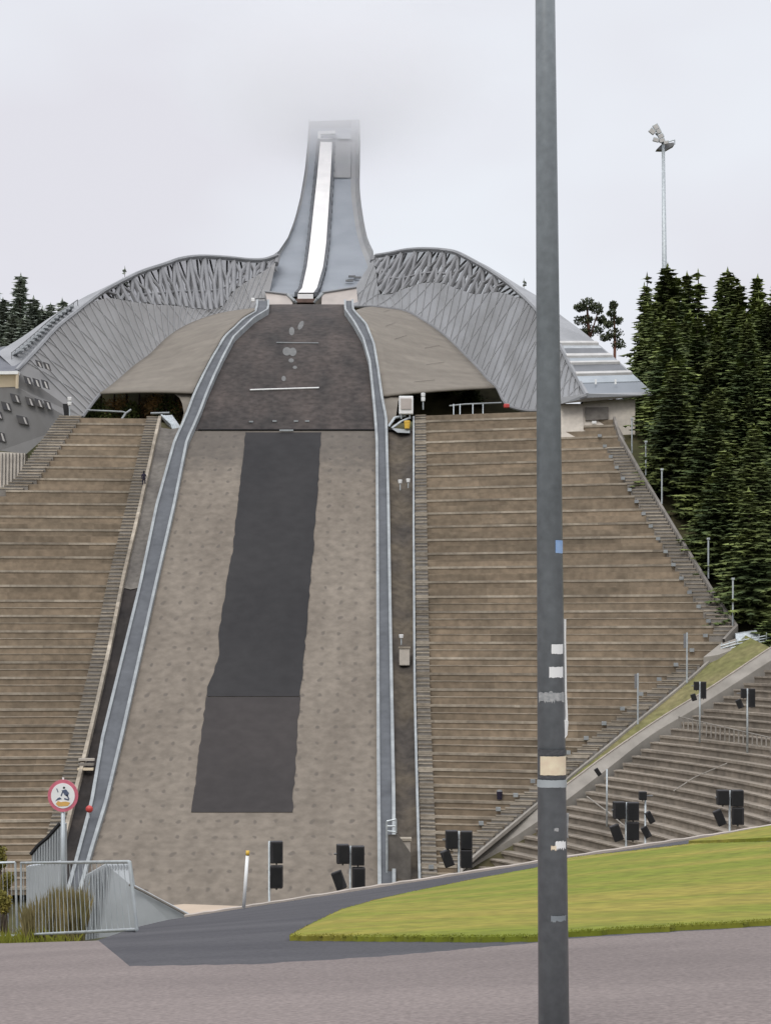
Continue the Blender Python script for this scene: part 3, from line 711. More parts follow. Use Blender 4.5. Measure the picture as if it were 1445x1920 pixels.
# inner wall along the trench
def wall_along(root, name, pts, w, h, m, base=1.5):
    rows = []
    for i, p in enumerate(pts):
        q = pts[min(i + 1, len(pts) - 1)] - pts[max(i - 1, 0)]; q.z = 0; q.normalize(); n_ = Vector((-q.y, q.x, 0)) * w / 2
        rows.append([p - n_ - Vector((0, 0, base)), p - n_ + Vector((0, 0, h)), p + n_ + Vector((0, 0, h)), p + n_ - Vector((0, 0, base))])
    return MB().loft(rows).build(name, m, root)
wall_along(gr, 'parapet', [ptR(XLr(s) - .05, s, ZP(s)) for s in np.arange(159, sT, 2.)], .22, .55, M['rail'])
wall_along(gr, 'parapet', [ptR(XRr(s) + .15, s, ZP(s)) for s in np.arange(197, sT - 2, 2.)], .3, .75, M['stair'])
wall_along(gr, 'parapet', [ptR(XRr(s) + .35, s, ZP(s)) for s in np.arange(163, 196, 2.)], .3, .2, M['ramp'], base=.15)
# left
gl = thing('grandstand', (-40, 185, -8), 'terraced stand of brown rows below the windowed mesh building', 'grandstand', 'terraced spectator stands')
ll_s, ll_x = table([(128, 783), (105, 815), (80, 850), (42, 905), (5, 930), (-60, 975), (-160, 1040)], SLf, KL, X0L, -1)
lr_s, lr_x = table([(300, 789), (283, 865), (262, 960), (230, 1097), (206, 1220), (165, 1400), (140, 1500), (118, 1590), (100, 1650)], SLf, KL, X0L, -1)
XLl = lambda s: float(np.interp(s, ll_s, ll_x)); XRl = lambda s: float(np.interp(s, lr_s, lr_x))
sTl = uv2s(200, 786, SLf, KL, X0L, -1)[0]
ptL = stand(gl, sTl, 162, 1.15, XLl, XRl, KL, X0L, -1,
            [(lambda s: XRl(s) - 1.6, lambda s: XRl(s) - .15, 164, sTl), (lambda s: XLl(s) - .9, lambda s: XLl(s) + 1.8, 222, sTl)])
wall_along(gl, 'parapet', [ptL(XRl(s), s, ZP(s)) for s in np.arange(163, sTl, 2.)], .35, .6, M['nosing'])
# bowl stand, rows curving round the outrun
bw = thing('grandstand', (24, 140, -14), 'curved terraced stand below the sloping concrete ramp', 'grandstand', 'terraced spectator stands')
RAMP_L = [(1500, 1203, 186.5), (1445, 1238, 185.5), (1300, 1330, 183), (1220, 1378, 181), (1140, 1440, 179), (1075, 1490, 176), (1000, 1545, 171), (905, 1608, 167), (860, 1640, 165)]
RAMP_U = [(1500, 1180, 188.5), (1445, 1214, 187.5), (1330, 1290, 185.5), (1240, 1345, 183), (1140, 1413, 181), (1070, 1465, 178), (990, 1525, 173), (890, 1598, 169), (845, 1630, 167)]
def on_bowl(u, v, e):
    q = solve(bowl, u, v, 100, 215, .5); return (u, v, (q if q else 186) + e)
RAMP_L = [on_bowl(u, v, -1.6) for u, v, _ in RAMP_L]
RAMP_U = [(u, v, RAMP_L[k][2] + 1.3) for k, (u, v, _) in enumerate(RAMP_U)]
rph = []
for u, v, d in RAMP_L:
    p = P(u, v, d); rph.append((rho(p.x, p.y), math.atan2(.5 * (p.y - BD), p.x - BX)))
rph.sort(); rph_r = [q[0] for q in rph]; rph_a = [q[1] for q in rph]
tm, te = MB(), MB(); r = 24.0; runb = .92; i = 0
while r < 60.5:
    z = -1.5 + .65 * (r + runb / 2 - 58.7); zp = z - .65 * runb; am = float(np.interp(r, rph_r, rph_a)) - .012
    def arc(rr_, zz, off=0):
        return [Vector((BX + rr_, d, zz)) for d in np.linspace(62, 118, 12)] + [Vector((BX + rr_ * math.cos(a), BD + 2 * rr_ * math.sin(a), zz)) for a in np.linspace(0, am, 26)]
    tm.loft([arc(r, zp), arc(r, z), arc(r + runb, z)])
    h = .2 if i % 2 else .1
    te.loft([arc(r + .01, z - h), arc(r - .12, z - h), arc(r - .12, z + .02), arc(r + .01, z + .02)])
    r += runb; i += 1
M['terrace2'] = mat('weathered_bowl_terrace', (.265, .228, .185), .9, (.20, .172, .138), (.2, .1, .5), ramp=(.3, .7), fine=(1.0, .25))
blocks(M['terrace2'], (50, 9.0, 1.2), .12)
M['nosing2'] = mat('worn_edge', (.30, .26, .21), .9, (.21, .18, .148), (.3, .15, .3), fine=(2, .2))
tm.build('terrace', M['terrace2'], bw); te.build('row_edge', M['nosing2'], bw)
# thin diagonal aisle line on the bowl
def bz(u, v, lift=.3):
    d = solve(bowl, u, v, 62, 190)
    if d is None: d = 178
    return Vector(((u - CU) / F * d, d, (HV - v) / F * d + lift))
MB().path([bz(1262, 1490), bz(1300, 1465), bz(1362, 1438)], .06).build('aisle_rail', M['ramp'], bw)
MB().path([bz(1100, 1500), bz(1140, 1530), bz(1175, 1560)], .06).build('aisle_rail', M['ramp'], bw)
# ramp and grass wedge
rp = thing('concrete_ramp', P(1140, 1440, 179), 'long pale concrete ramp sloping down between the two stands', 'ramp')
n = 40; a, b = fan(RAMP_L, n), fan(RAMP_U, n)
rows = [[P(*p) - Vector((0, 0, 1.5)), P(*p), P(*q), P(*q) - Vector((0, 0, 1.5))] for p, q in zip(a, b)]
MB().loft(rows).build('ramp_wall', M['ramp'], rp)
MB().path([P(*q) + Vector((0, 0, .05)) for q in b], .07).build('ramp_edge', M['kerb'], rp)
wedge = MB(); top = [ptR(XRr(s) + .5, s, ZP(s) - .1) for s in np.linspace(163, 199, n + 1)][::-1]
bb = fan([q for q in RAMP_U if q[0] < 1460], n)
wedge.loft([[P(*bb[i]) - Vector((0, 0, .05)), P(*bb[i]).lerp(top[i], .5), top[i] + Vector((0, 0, .12))] for i in range(n + 1)])
struct(wedge.build('grass_bank', M['grassbank']), 'narrow green bank between stand and ramp')
MB().slab([P(1318, 1232, 186.2), P(1348, 1208, 187.6), P(1392, 1192, 188.6), P(1385, 1214, 187.0), P(1345, 1228, 186.0)], (0, 0, -1.6)).build('landing_slab', M['ramp'], rp)
# rails at the top of the wedge
rr_ = thing('ramp_railing', P(1370, 1205, 187), 'pale metal railing by the head of the concrete ramp', 'railing')
mb = MB()
for dv in (0, 5, 10): mb.path([P(1350, 1221 - dv, 187), P(1378, 1213 - dv, 187), P(1445, 1200 - dv, 187.5), P(1500, 1190 - dv, 188)], .07)
for u in np.arange(1352, 1500, 14): mb.tube(P(u, 1222 - (u - 1350) * .22, 187.2), P(u, 1205 - (u - 1350) * .22, 187.2), .06, n=5)
mb.build('rail_bars', M['steel'], rr_)
MB().slab([P(1378, 1189, 188.5), P(1418, 1183, 188.5), P(1424, 1200, 187.5), P(1380, 1207, 187.5)], (0, .5, .1)).build('rail_panel', M['steel'], rr_)
# post fence on the bowl
fr = thing('post_railing', bz(1350, 1385), 'row of short pale posts along one row of the curved stand', 'railing')
mb = MB(); top = []
for u in np.arange(1272, 1470, 8.6):
    v = 1368 + (u - 1272) * .25; p = bz(u, v, 0); mb.tube(p, p + Vector((0, 0, 1.25)), .065, n=5); top.append(p + Vector((0, 0, 1.2)))
mb.path(top, .05); mb.build('railing_posts', M['ramp'], fr)

# trench strips between the boards and the stands
def strip(name, ptsL, ptsR, m, label, sink, v0=800, v1=1680):
    rows = []
    for v in np.linspace(v0, v1, 60):
        ul, ur = VU(ptsL, v), VU(ptsR, v); d = lane((ul + ur) / 2, v)
        rows.append([P(ul, v, d) - Vector((0, 0, sink * .3)), P(ul + (ur - ul) * .5, v, d) - Vector((0, 0, sink)), P(ur, v, d) - Vector((0, 0, sink * .3))])
    o = MB().loft(rows).build(name, m, smooth=True); return struct(o, label)
PARL = [(303, 789), (283, 865), (262, 960), (230, 1097), (206, 1220), (165, 1400), (140, 1500), (118, 1590), (100, 1650), (95, 1700)]
strip('trench', [(u - 2, v) for u, v in RO], [(777, 780), (777, 1000), (779, 1300), (784, 1500), (788, 1700)], M['weeds'], 'overgrown brown trench between side board and stand', .5)
strip('gravel_strip', PARL, [(u + 2, v) for u, v in LO], M['gap'], 'grey strip between stand wall and side board', .3, 800, 1100)
M['darkweeds'] = mat('dark_damp_weeds', (.045, .038, .034), .95, (.028, .025, .024), (.3, .3, .3), fine=(1.2, .3), bump=.3)
strip('ditch', PARL, [(u + 2, v) for u, v in LO], M['darkweeds'], 'dark damp ditch between stand wall and side board', .4, 1100, 1700)

# ------------------------------------------------------------------ building at the left wing's foot
jb = thing('judges_building', P(60, 850, 238), 'grey clad building with slanted dark windows at the wing foot', 'building')
fac = [lPb[120], lPa[120], P(130, 785, 238.5), P(95, 812, 238), P(50, 851, 237.5), P(0, 845, 237.5), P(-80, 838, 237.5), P(-80, 725, 237.5), P(32, 725, 237.7)]
MB().add(fac, [tuple(range(len(fac)))]).build('facade', M['skinL'], jb)
# infill between wing skin end and facade
MB().slab([P(-90, 702, 237), P(34, 701, 237), P(33, 725, 237.6), P(-90, 730, 237.6)], (0, .3, 0)).build('window_band', M['cream'], jb)
MB().slab([P(-90, 697, 236.6), P(35, 695.5, 236.6), P(34, 701.5, 236.6), P(-90, 702.5, 236.6)], (0, 1.2, 0)).build('eave', M['white'], jb)
MB().tube(P(33, 699, 236.8), P(32.5, 728, 237.2), .2, n=6).build('corner_post', M['cream'], jb)
rf = MB().add([P(-100, 697, 237), P(32, 696, 237), P(82, 645, 247), P(18, 648, 252), P(-100, 668, 252)], [(0, 1, 2, 3, 4)]).build('roof', M['roofdark'], jb)
for k, (u0, v0, u1, v1) in enumerate([(66, 674, 81, 690), (81, 678, 96, 695), (44, 704, 61, 722), (61, 708, 77, 727), (77, 711, 93, 730), (19, 737, 39, 756), (47, 743, 65, 762), (65, 746, 82, 765), (82, 750, 98, 769), (2, 752, 22, 771), (-12, 768, 6, 786), (31, 778, 54, 797), (-8, 808, 12, 829), (-40, 770, -22, 790)]):
    sk = 4; h = v1 - v0 - 4
    dq = 237.3 + max(0, (695 + (u0 - 32) * .707 - v1)) * .085
    wdo = MB().slab([P(u0, v0, dq), P(u1 - sk, v0 + 4, dq), P(u1, v0 + 4 + h, dq), P(u0 + sk, v0 + h, dq)], (0, .5, 0)).build('window', M['window'], jb)
    MB().slab([P(u1 - sk - 6, v0 + 4, dq - .08), P(u1 - sk - 3, v0 + 5, dq - .08), P(u1 - 2, v0 + 3 + h, dq - .08), P(u1 - 6, v0 + 1 + h, dq - .08)], (0, .1, 0)).build('pane_reflection', M['reflection'], wdo)  # pale strip painting a reflection onto the dark window
MB().slab([P(118, 757, 237.8), P(127, 757, 237.8), P(130, 781, 237.6), P(121, 781, 237.6)], (0, .5, 0)).build('door', M['dark'], jb)
MB().slab([P(-90, 842, 237.3), P(48, 850, 237.3), P(46, 885, 236.5), P(40, 915, 236), P(-90, 925, 236)], (0, 2, 0)).build('base_wall', M['concrete'], jb)
mb = MB()
for u in np.arange(-60, 48, 6.5): mb.tube(P(u, 850, 237.1), P(u - 1, 912, 235.9), .06, n=4)
mb.build('board_joint', M['gap'], jb)
gl_ = thing('globe_lamp', P(131, 782, 237), 'white twin globe lamp on a post beside the dark door', 'lamp')
MB().tube(P(131, 782, 237), P(131, 752, 237), .08).build('post', M['steel'], gl_)
for v in (748, 757): MB().tube(P(131, v - 3.4, 237), P(131, v + 3.4, 237), .3, .24, n=10).build('globe', M['white'], gl_, smooth=False, bevel=.08)
gl2 = thing('globe_lamp', P(793, 763, 250), 'white twin globe lamp standing in the black opening', 'lamp')
MB().tube(P(793, 768, 243), P(793, 742, 243), .08).build('post', M['steel'], gl2)
for v in (740.5, 749): MB().tube(P(793, v - 3.8, 243), P(793, v + 3.8, 243), .3, .26, n=10).build('globe', M['white'], gl2, bevel=.08)

# ------------------------------------------------------------------ pavilion at the right wing's foot
pv = thing('wing_pavilion', P(1120, 840, 226), 'beige pavilion under the flat end of the mesh wing with striped skylight roof', 'building')
def io(f):
    v = 645 + 95 * f; inn = P(1048 + 50 * f ** 1.0, 645 + 95 * f, 243 - 15.5 * f)
    out = P(1118 + 104 * f, 645 + 91 * f, 243 - 13 * f); return inn, out
M['roofstep'] = mat('pale_roof_step', (.50, .49, .47), .6, (.42, .41, .39), (1, 1, 1))
M['glassdark'] = mat('dark_roof_glass', (.13, .135, .145), .5, (.10, .105, .11), (.4, .4, .4))
M['roofpale'] = mat('pale_roof_panel', (.33, .36, .38), .6, (.27, .30, .32), (.5, .5, .5))
bands = [(0, .035, 'white', .35), (.035, .09, 'wallgrey', 0), (.09, .24, 'glassdark', 0), (.24, .285, 'white', .3), (.285, .39, 'roofpale', 0), (.39, .42, 'white', .3), (.42, .60, 'glassdark', 0), (.60, .64, 'white', .3), (.66, .79, 'roofpale', .1), (.79, 1.0, 'floorgrey', 0)]
nmb = {'white': 'roof_step', 'wallgrey': 'roof_panel', 'glassdark': 'skylight', 'roofpale': 'roof_panel', 'floorgrey': 'roof_panel'}
for f0, f1, mk, l in bands:
    a0, b0 = io(f0); a1, b1 = io(f1); up = Vector((0, 0, l + .05))
    MB().slab([a0 + up, b0 + up, b1 + up, a1 + up], (0, .1, -.5 - l)).build(nmb[mk], M['roofstep' if mk == 'white' else mk], pv)
for u in (1116, 1153): MB().box(P(u, 716, 230.3), (.22, .3, .6)).build('roof_lamp', M['white'], pv)
MB().slab([P(1050, 745, 227.2), P(1100, 738, 227.3), P(1224, 735, 229.5), P(1226, 741, 228.5), P(1103, 745.5, 226.8), P(1052, 757, 227)], (0, .8, .05)).build('fascia', M['edge'], pv)
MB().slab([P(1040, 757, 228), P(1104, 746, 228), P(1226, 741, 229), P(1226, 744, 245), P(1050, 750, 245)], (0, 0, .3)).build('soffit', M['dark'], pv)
MB().slab([P(1020, 757, 229), P(1092, 757, 229), P(1094, 832, 226.5), P(1020, 836, 226.5)], (0, 3, 0)).build('wall', M['concrete'], pv)
MB().slab([P(1092.3, 750, 229.4), P(1190, 748, 229.8), P(1190, 838, 227.2), P(1092.3, 835, 226.9)], (0, 3, 0)).build('wall', M['concrete'], pv)
MB().slab([P(1097, 764, 228.6), P(1140, 763, 228.6), P(1140, 786, 228.0), P(1097, 788, 228.0)], (0, .4, 0)).build('opening', M['gap'], pv)
MB().box(P(1113, 792, 227.7), (.5, .3, .3)).build('wall_lamp', M['white'], pv)
MB().slab([P(1055, 833, 225.8), P(1132, 833, 226.2), P(1128, 845, 225.0), P(1055, 845, 224.8)], (0, 1.5, 0)).build('ledge', M['concrete'], pv)
MB().slab([P(1150, 788, 228), P(1155, 792, 227.8), P(1178, 836, 226.4), P(1164, 832, 226.6)], (0, .8, 0)).build('stair_rail', M['stair'], pv)

# ------------------------------------------------------------------ the grey lamp pole in front
DP = 7.6
def pu(v): return 1021.5 + (1037.3 - 1021.5) * v / 1880.0
def pr(v): return (18.5 + (29 - 18.5) * v / 1880.0) / F * DP
zb = fg(2.2 * DP / 25, DP) - .1
lp = thing('street_lamp', P(pu(1970), 1970, DP), 'tall grey street lamp pole covered in torn stickers', 'street lamp')
a = P(pu(1975), 1975, DP); z_top = P(pu(-1500), -1500, DP)
MB().tube(a, z_top, pr(1975), pr(-1500), n=40).build('pole', M['lamp'], lp, smooth=True)
MB().tube(P(pu(1973), 1973, DP) - Vector((0, 0, .03)), P(pu(1960), 1960, DP), .11, n=24).build('base_plate', M['lamp'], lp)
MB().box(z_top + Vector((0, -.35, .05)), (.22, .8, .12)).build('lamp_head', M['lamp'], lp, bevel=.03)
def wrap(u0, v0, u1, v1, name, m, off=.0015, jag=0.0, n=14, label=None):
    mb = MB(); rows = []; r_ = random.Random(int(u0 * 7 + v0))
    for k in range(n + 1):
        t = k / n; u = u0 + (u1 - u0) * t
        col_ = []
        for q, v in ((0, v0), (1, v1)):
            vv = v + r_.uniform(-jag, jag) * (1 if q else .6)
            R = pr(vv) * F / DP; s = max(-.995, min(.995, (u - pu(vv)) / R)); th = math.asin(s); rad = pr(vv) + off
            c = P(pu(vv), vv, DP); col_.append(c + Vector((rad * math.sin(th), -rad * math.cos(th), 0)))
        rows.append(col_)
    o = mb.loft(rows).build(name, m, lp, smooth=True)
    if label: o['label'] = label
    return o
wrap(1038.5, 1014, 1053, 1038, 'sticker', M['blue'], jag=.6)
wrap(1031, 1208, 1053, 1226, 'sticker', M['white'], jag=.8)
wrap(1027, 1250, 1053, 1270, 'sticker', M['white'], jag=1)
M['tornpaper'] = mat('torn_grey_paper', (.42, .42, .41), .8, (.28, .29, .29), (60, 60, 90))
wrap(1009, 1297, 1055, 1315, 'sticker', M['tornpaper'], jag=4, n=22)
M['tape'] = mat('black_tape', (.05, .05, .055), .5, (.09, .09, .095), (60, 60, 200))
wrap(1008.5, 1404, 1062, 1415, 'clamp_band', M['tape'], off=.003, jag=.8, n=22)
wrap(1012, 1417, 1058, 1452, 'label_plate', M['cream'], off=.003, jag=.5)
wrap(1008.5, 1452.5, 1062.5, 1459, 'clamp_band', M['tape'], off=.002, jag=.8, n=22)
wrap(1006, 1461, 1062.5, 1475, 'clamp_band', M['steel'], off=.003, jag=.6, n=24)
wrap(1038, 1575, 1058, 1590, 'sticker', M['white'], jag=3.5, n=18)
wrap(1030, 1583, 1040, 1591, 'sticker', M['cream'], jag=2)
wrap(1036, 1550, 1044, 1556, 'sticker', M['tornpaper'], jag=2)
wrap(1030, 1713, 1058, 1724, 'dent', M['lamp'], jag=2)
# white strip hanging on the pole's edge
cs = MB(); pp = [(1058, 1161), (1057.5, 1200), (1058.5, 1250), (1059, 1300), (1061, 1340), (1061, 1352)]
cs.path([P(u, v, DP - .005) for u, v in pp], .0062, n=8); cs.build('cable_cover', M['white'], lp)
MB().slab([P(1046, 1350, DP - .035), P(1050, 1347, DP - .035), P(1065, 1352, DP - .01), P(1063, 1378, DP - .01), P(1055, 1389, DP - .03), P(1049, 1389, DP - .035)], (0, .012, 0)).build('junction_tag', M['white'], lp)
MB().slab([P(1061, 1525, DP), P(1066, 1525, DP), P(1064, 1560, DP), P(1065, 1572, DP), P(1060, 1568, DP)], (0, .01, 0)).build('torn_flap', M['tornpaper'], lp)

# ------------------------------------------------------------------ crowd barriers
def barrier(u0, vt0, vb0, u1, vt1, vb1, ut1, label):
    d0, d1 = fgd(max(u0, -150), vb0), fgd(u1, vb1)
    A, B = P(u0, vb0 - 4, d0), P(u1, vb1 - 4, d1); A2, B2 = P(u0, vt0, d0), P(ut1, vt1, d1 + .05)
    t = thing('crowd_barrier', (A + B) / 2, label, 'barrier', 'galvanised crowd barriers')
    MB().path([A, A2, B2, B, A], .019, n=8).build('frame', M['steel'], t)
    mb = MB(); nb = 27
    for k in range(1, nb): mb.tube(A.lerp(B, k / nb), A2.lerp(B2, k / nb), .0048, n=5)
    mb.build('bars', M['steel'], t)
    for f in (.06, .95):
        c = A.lerp(B, f); g0 = fg(c.x, c.y - .3); 
        MB().path([c, Vector((c.x + .12, c.y - .3, g0 + .02))], .017, n=6).path([c, Vector((c.x, c.y + .28, fg(c.x, c.y + .28) + .02))], .016, n=6).build('foot', M['steel'], t)
    return t
barrier(40, 1618, 1757, 257, 1616, 1747, 243, 'galvanised crowd barrier panel ending beside the dark path')
barrier(-185, 1622, 1768, 33, 1617, 1758, 29, 'galvanised crowd barrier panel with bushes behind it')

# ------------------------------------------------------------------ walls behind the barriers
cw = thing('retaining_wall', P(250, 1740, 31.6), 'pale grey corrugated retaining wall ending in a slope beside the path', 'wall')
MB().slab([P(160, 1642, 31.9), P(198, 1620, 31.9), P(243, 1618, 31.9), P(250, 1663, 31.7), P(300, 1690, 31.5), P(353, 1717, 31.3), P(353, 1760, 31.3), P(160, 1800, 31.9)], (0, .25, 0)).build('wall_panel', M['wallgrey'], cw)
MB().path([P(243, 1659, 31.6), P(270, 1672, 31.5), P(300, 1688, 31.4), P(354, 1717, 31.2)], .02).build('coping', M['gap'], cw)
mb = MB()
for u in np.arange(163, 245, 5.4): mb.tube(P(u, max(1621, 1642 - (u - 160) * .55), 31.85), P(u, 1770, 31.85), .014, n=5)
mb.build('corrugation', M['wallgrey'], cw)
cw2 = thing('corrugated_fence', P(90, 1700, 46), 'grey corrugated fence stepping down below the stand', 'fence')
MB().slab([P(60, 1600, 46), P(72, 1585, 46), P(88, 1572, 46), P(112, 1545, 46), P(122, 1545, 46), P(123, 1690, 46), P(60, 1720, 46)], (0, .3, 0)).build('fence_panel', M['wallgrey'], cw2)
MB().slab([P(50, 1625, 41), P(118, 1615, 41), P(118, 1740, 41), P(50, 1740, 41)], (0, .3, 0)).build('fence_panel', M['wallgrey'], cw2)
MB().path([P(58, 1602, 45.9), P(72, 1585, 45.9), P(90, 1570, 45.9), P(113, 1544, 45.9)], .05).build('coping', M['dark'], cw2)
mb = MB()
for u in np.arange(64, 122, 5): mb.tube(P(u, 1600 - (u - 60) * 1.0, 45.9), P(u, 1700, 45.9), .02, n=5)
mb.build('corrugation', M['wallgrey'], cw2)
sp = MB().slab([P(325, 1697, 33.5), P(345, 1695, 33.5), P(440, 1702, 33.5), P(455, 1699, 33), P(450, 1712, 32), P(352, 1724, 32)], (0, 0, -.3)).build('sand_patch', M['sand'])
struct(sp, 'pale sandy patch at the path edge')

# tall dry grass and bushes behind the barrier
def reeds(name, us, vtop, d, n, m, label, zfun):
    V = []; Fc = []
    for _ in range(n):
        u = nr.uniform(*us); dd = d + nr.uniform(-.5, .9); x = (u - CU) / F * dd; z0 = zfun(x, dd)
        zt = (HV - I(vtop, u)) / F * dd + nr.normal(0, .06) - abs(nr.normal(0, .12)); a = nr.uniform(0, 3.14); w = nr.uniform(.008, .02)
        k = len(V); bx = nr.normal(0, .07)
        V += [(x - w * math.cos(a), dd - w * math.sin(a), z0), (x + w * math.cos(a), dd + w * math.sin(a), z0), (x + bx * .4 + w * .7, dd, z0 + (zt - z0) * .6), (x + bx, dd, zt)]
        Fc += [(k, k + 1, k + 2), (k, k + 2, k + 3)]
    return tag(MB().add(V, Fc).build(name, m), label, 'tall grass', kind='stuff')
def zf(x, d): return fg(x, min(d, 31)) - .12
reeds('tall_grass', (50, 158), [(50, 1700), (80, 1688), (105, 1666), (155, 1664)], 29.6, 2800, M['drygrass'], 'tall dry brown grass behind the crowd barrier', zf)
reeds('verge_grass', (-200, 150), [(-200, 1738), (150, 1745)], 29.2, 1500, M['blade'], 'low green verge grass under the crowd barriers', zf)

# ------------------------------------------------------------------ sign, stake
d = 31.4
sg = thing('warning_sign', P(118, 1762, d), 'round red bordered sign with small figure pictogram on a grey post', 'sign')
MB().tube(P(118, 1765, d), P(119, 1464, d), .035, n=12).build('post', M['steel'], sg, smooth=True)
c = P(118.5, 1492, d - .05)
def disc(c, r, th, ry=None, n=36, x0=0, z0=0, cy=0):
    ry = ry or r
    vs = []; 
    for yy in (0, th):
        vs += [c + Vector((x0 + r * math.cos(2 * math.pi * k / n), yy + cy, z0 + ry * math.sin(2 * math.pi * k / n))) for k in range(n)]
    return MB().add(vs, [tuple(range(n)), tuple(range(2 * n - 1, n - 1, -1))] + [(k, (k + 1) % n, n + (k + 1) % n, n + k) for k in range(n)])
R0 = 28.5 / F * d
disc(c, R0, .02, R0 * 1.06).build('sign_plate', M['signred'], sg)
disc(c, R0 * .78, .01, R0 * .83, cy=-.008).build('sign_face', M['white'], sg)
def sx(u, v): return P(u, v, d - .063)
pic = MB()
disc(sx(120.5, 1477), .018, .003).build('pictogram_head', M['dark'], sg)
pic.slab([sx(116, 1482), sx(124, 1480), sx(130, 1487), sx(127, 1494), sx(122, 1491)], (0, .004, 0))
pic.slab([sx(124, 1490), sx(127, 1490), sx(131, 1498), sx(129, 1499)], (0, .004, 0))
pic.slab([sx(117, 1484), sx(119, 1484), sx(116, 1493), sx(114, 1492)], (0, .004, 0))
pic.slab([sx(104, 1502), sx(109, 1496), sx(113, 1495), sx(116, 1498), sx(113, 1499), sx(109, 1500)], (0, .004, 0))
pic.slab([sx(121, 1496), sx(130, 1499), sx(129, 1501), sx(121, 1499)], (0, .004, 0))
pic.slab([sx(106, 1479), sx(107.5, 1478), sx(110, 1485), sx(109, 1486)], (0, .004, 0))
M['navy'] = mat('dark_blue_print', (.07, .09, .15), .6, (.10, .12, .18), (20, 20, 20))
pic.build('pictogram_figure', M['navy'], sg)
MB().slab([sx(105, 1507), sx(109, 1502), sx(115, 1504), sx(119, 1503), sx(125, 1503), sx(132, 1505), sx(128, 1511), sx(110, 1512)], (0, .004, 0)).build('pictogram_mound', M['sigorange'], sg)
MB().tube(P(119, 1464, d), P(119, 1458, d), .016, n=8).build('post_cap', M['white'], sg)
d = 30.6
sk = thing('snow_stake', P(457, 1701, d), 'white marker stake with an orange top at the path edge', 'marker post')
MB().tube(P(457, 1702, d), P(464, 1603, d), .028, .026, n=12).build('stake', M['white'], sk, smooth=True)
MB().tube(P(464, 1604, d), P(464.6, 1595, d), .029, n=12).build('stake_top', M['yellow'], sk, smooth=True)

# ------------------------------------------------------------------ loudspeaker masts in the arena
def speaker_mast(d, pole_u, v_top, v_base, boxes, label, lamps=()):
    t = thing('speaker_mast', P(pole_u, v_base, d), label, 'loudspeaker mast', 'black loudspeaker clusters on thin masts')
    r = .05 if d < 120 else .07
    MB().tube(P(pole_u, v_base, d), P(pole_u, v_top, d), r * 1.2, r, n=10).build('pole', M['steel'], t, smooth=True)
    mb = MB(); mb.tube(P(min(b[0] for b in boxes), (boxes[0][1] + boxes[0][3]) / 2, d), P(max(b[2] for b in boxes), (boxes[0][1] + boxes[0][3]) / 2, d), .05, n=6)
    mb.build('crossbar', M['truss'], t)
    for b in boxes:
        u0, v0, u1, v1 = b[:4]; tl_ = b[4] if len(b) > 4 else 0
        c = P((u0 + u1) / 2, (v0 + v1) / 2, d - .05); w = (u1 - u0) / F * d; h = (v1 - v0) / F * d
        bx = MB().box(c, (w, w * .9, h), rz=rnd.uniform(-.12, .12), tilt=tl_).build('loudspeaker', M['speaker'], t, bevel=.03)
        MB().box(c + Vector((0, -w * .46, 0)), (w * .82, .02, h * .84), tilt=tl_).build('grille', M['dark'], bx)
        if not tl_: MB().tube(c + Vector((0, 0, -h / 2 - .08)), c + Vector((0, 0, -h / 2 + .02)), .04, n=6).build('bracket', M['truss'], bx)
    return t
d = 84
speaker_mast(d, 505, 1577, 2250, [(507, 1577, 530, 1618), (507, 1623, 530, 1665)], 'pair of stacked black loudspeakers nearest the white stake')
speaker_mast(d, 656.5, 1586, 2230, [(631, 1583, 654, 1619), (659, 1586, 683, 1622), (660, 1626, 684, 1666), (626, 1633, 645, 1668, -.35)], 'four black loudspeakers in front of the landing slope, lowest one tilted')
speaker_mast(d, 860, 1558, 2200, [(835, 1557, 857, 1591), (863, 1558, 885, 1592), (863, 1593, 885, 1627), (829, 1594, 847, 1625, -.35)], 'black loudspeaker cluster at the foot of the wide stand')
speaker_mast(d, 1173, 1504, 2000, [(1149, 1503, 1171, 1535), (1175, 1504, 1197, 1538), (1174, 1541, 1197, 1575), (1146, 1546, 1164, 1577, -.35)], 'black loudspeaker cluster beyond the lawn beside the lamp pole')
speaker_mast(d, 1367, 1482, 1950, [(1343, 1481, 1365, 1509), (1370, 1481, 1392, 1512), (1371, 1514, 1393, 1546), (1340, 1518, 1356, 1548, -.4)], 'black loudspeaker cluster on the lower edge of the curved stand')
speaker_mast(105, 1209, 1484, 1900, [(1197, 1484, 1211, 1500), (1212, 1521, 1223, 1544, -.5), (1204, 1549, 1217, 1571, -.5)], 'small tilted loudspeakers half behind a bigger cluster')
speaker_mast(150, 1400, 1291, 1412, [(1388, 1291, 1398, 1309), (1403, 1291, 1414, 1326), (1380, 1311, 1391, 1328, -.4)], 'distant black loudspeakers on a pole beside the railing posts')
speaker_mast(165, 1311, 1278, 1392, [(1300, 1278, 1309, 1294), (1313, 1278, 1323, 1310), (1295, 1301, 1304, 1314, -.3)], 'distant black loudspeakers in front of the concrete ramp')
speaker_mast(160, 1137, 1442, 1550, [(1116, 1440, 1124, 1455, -.6)], 'single small tilted loudspeaker beside the concrete ramp')

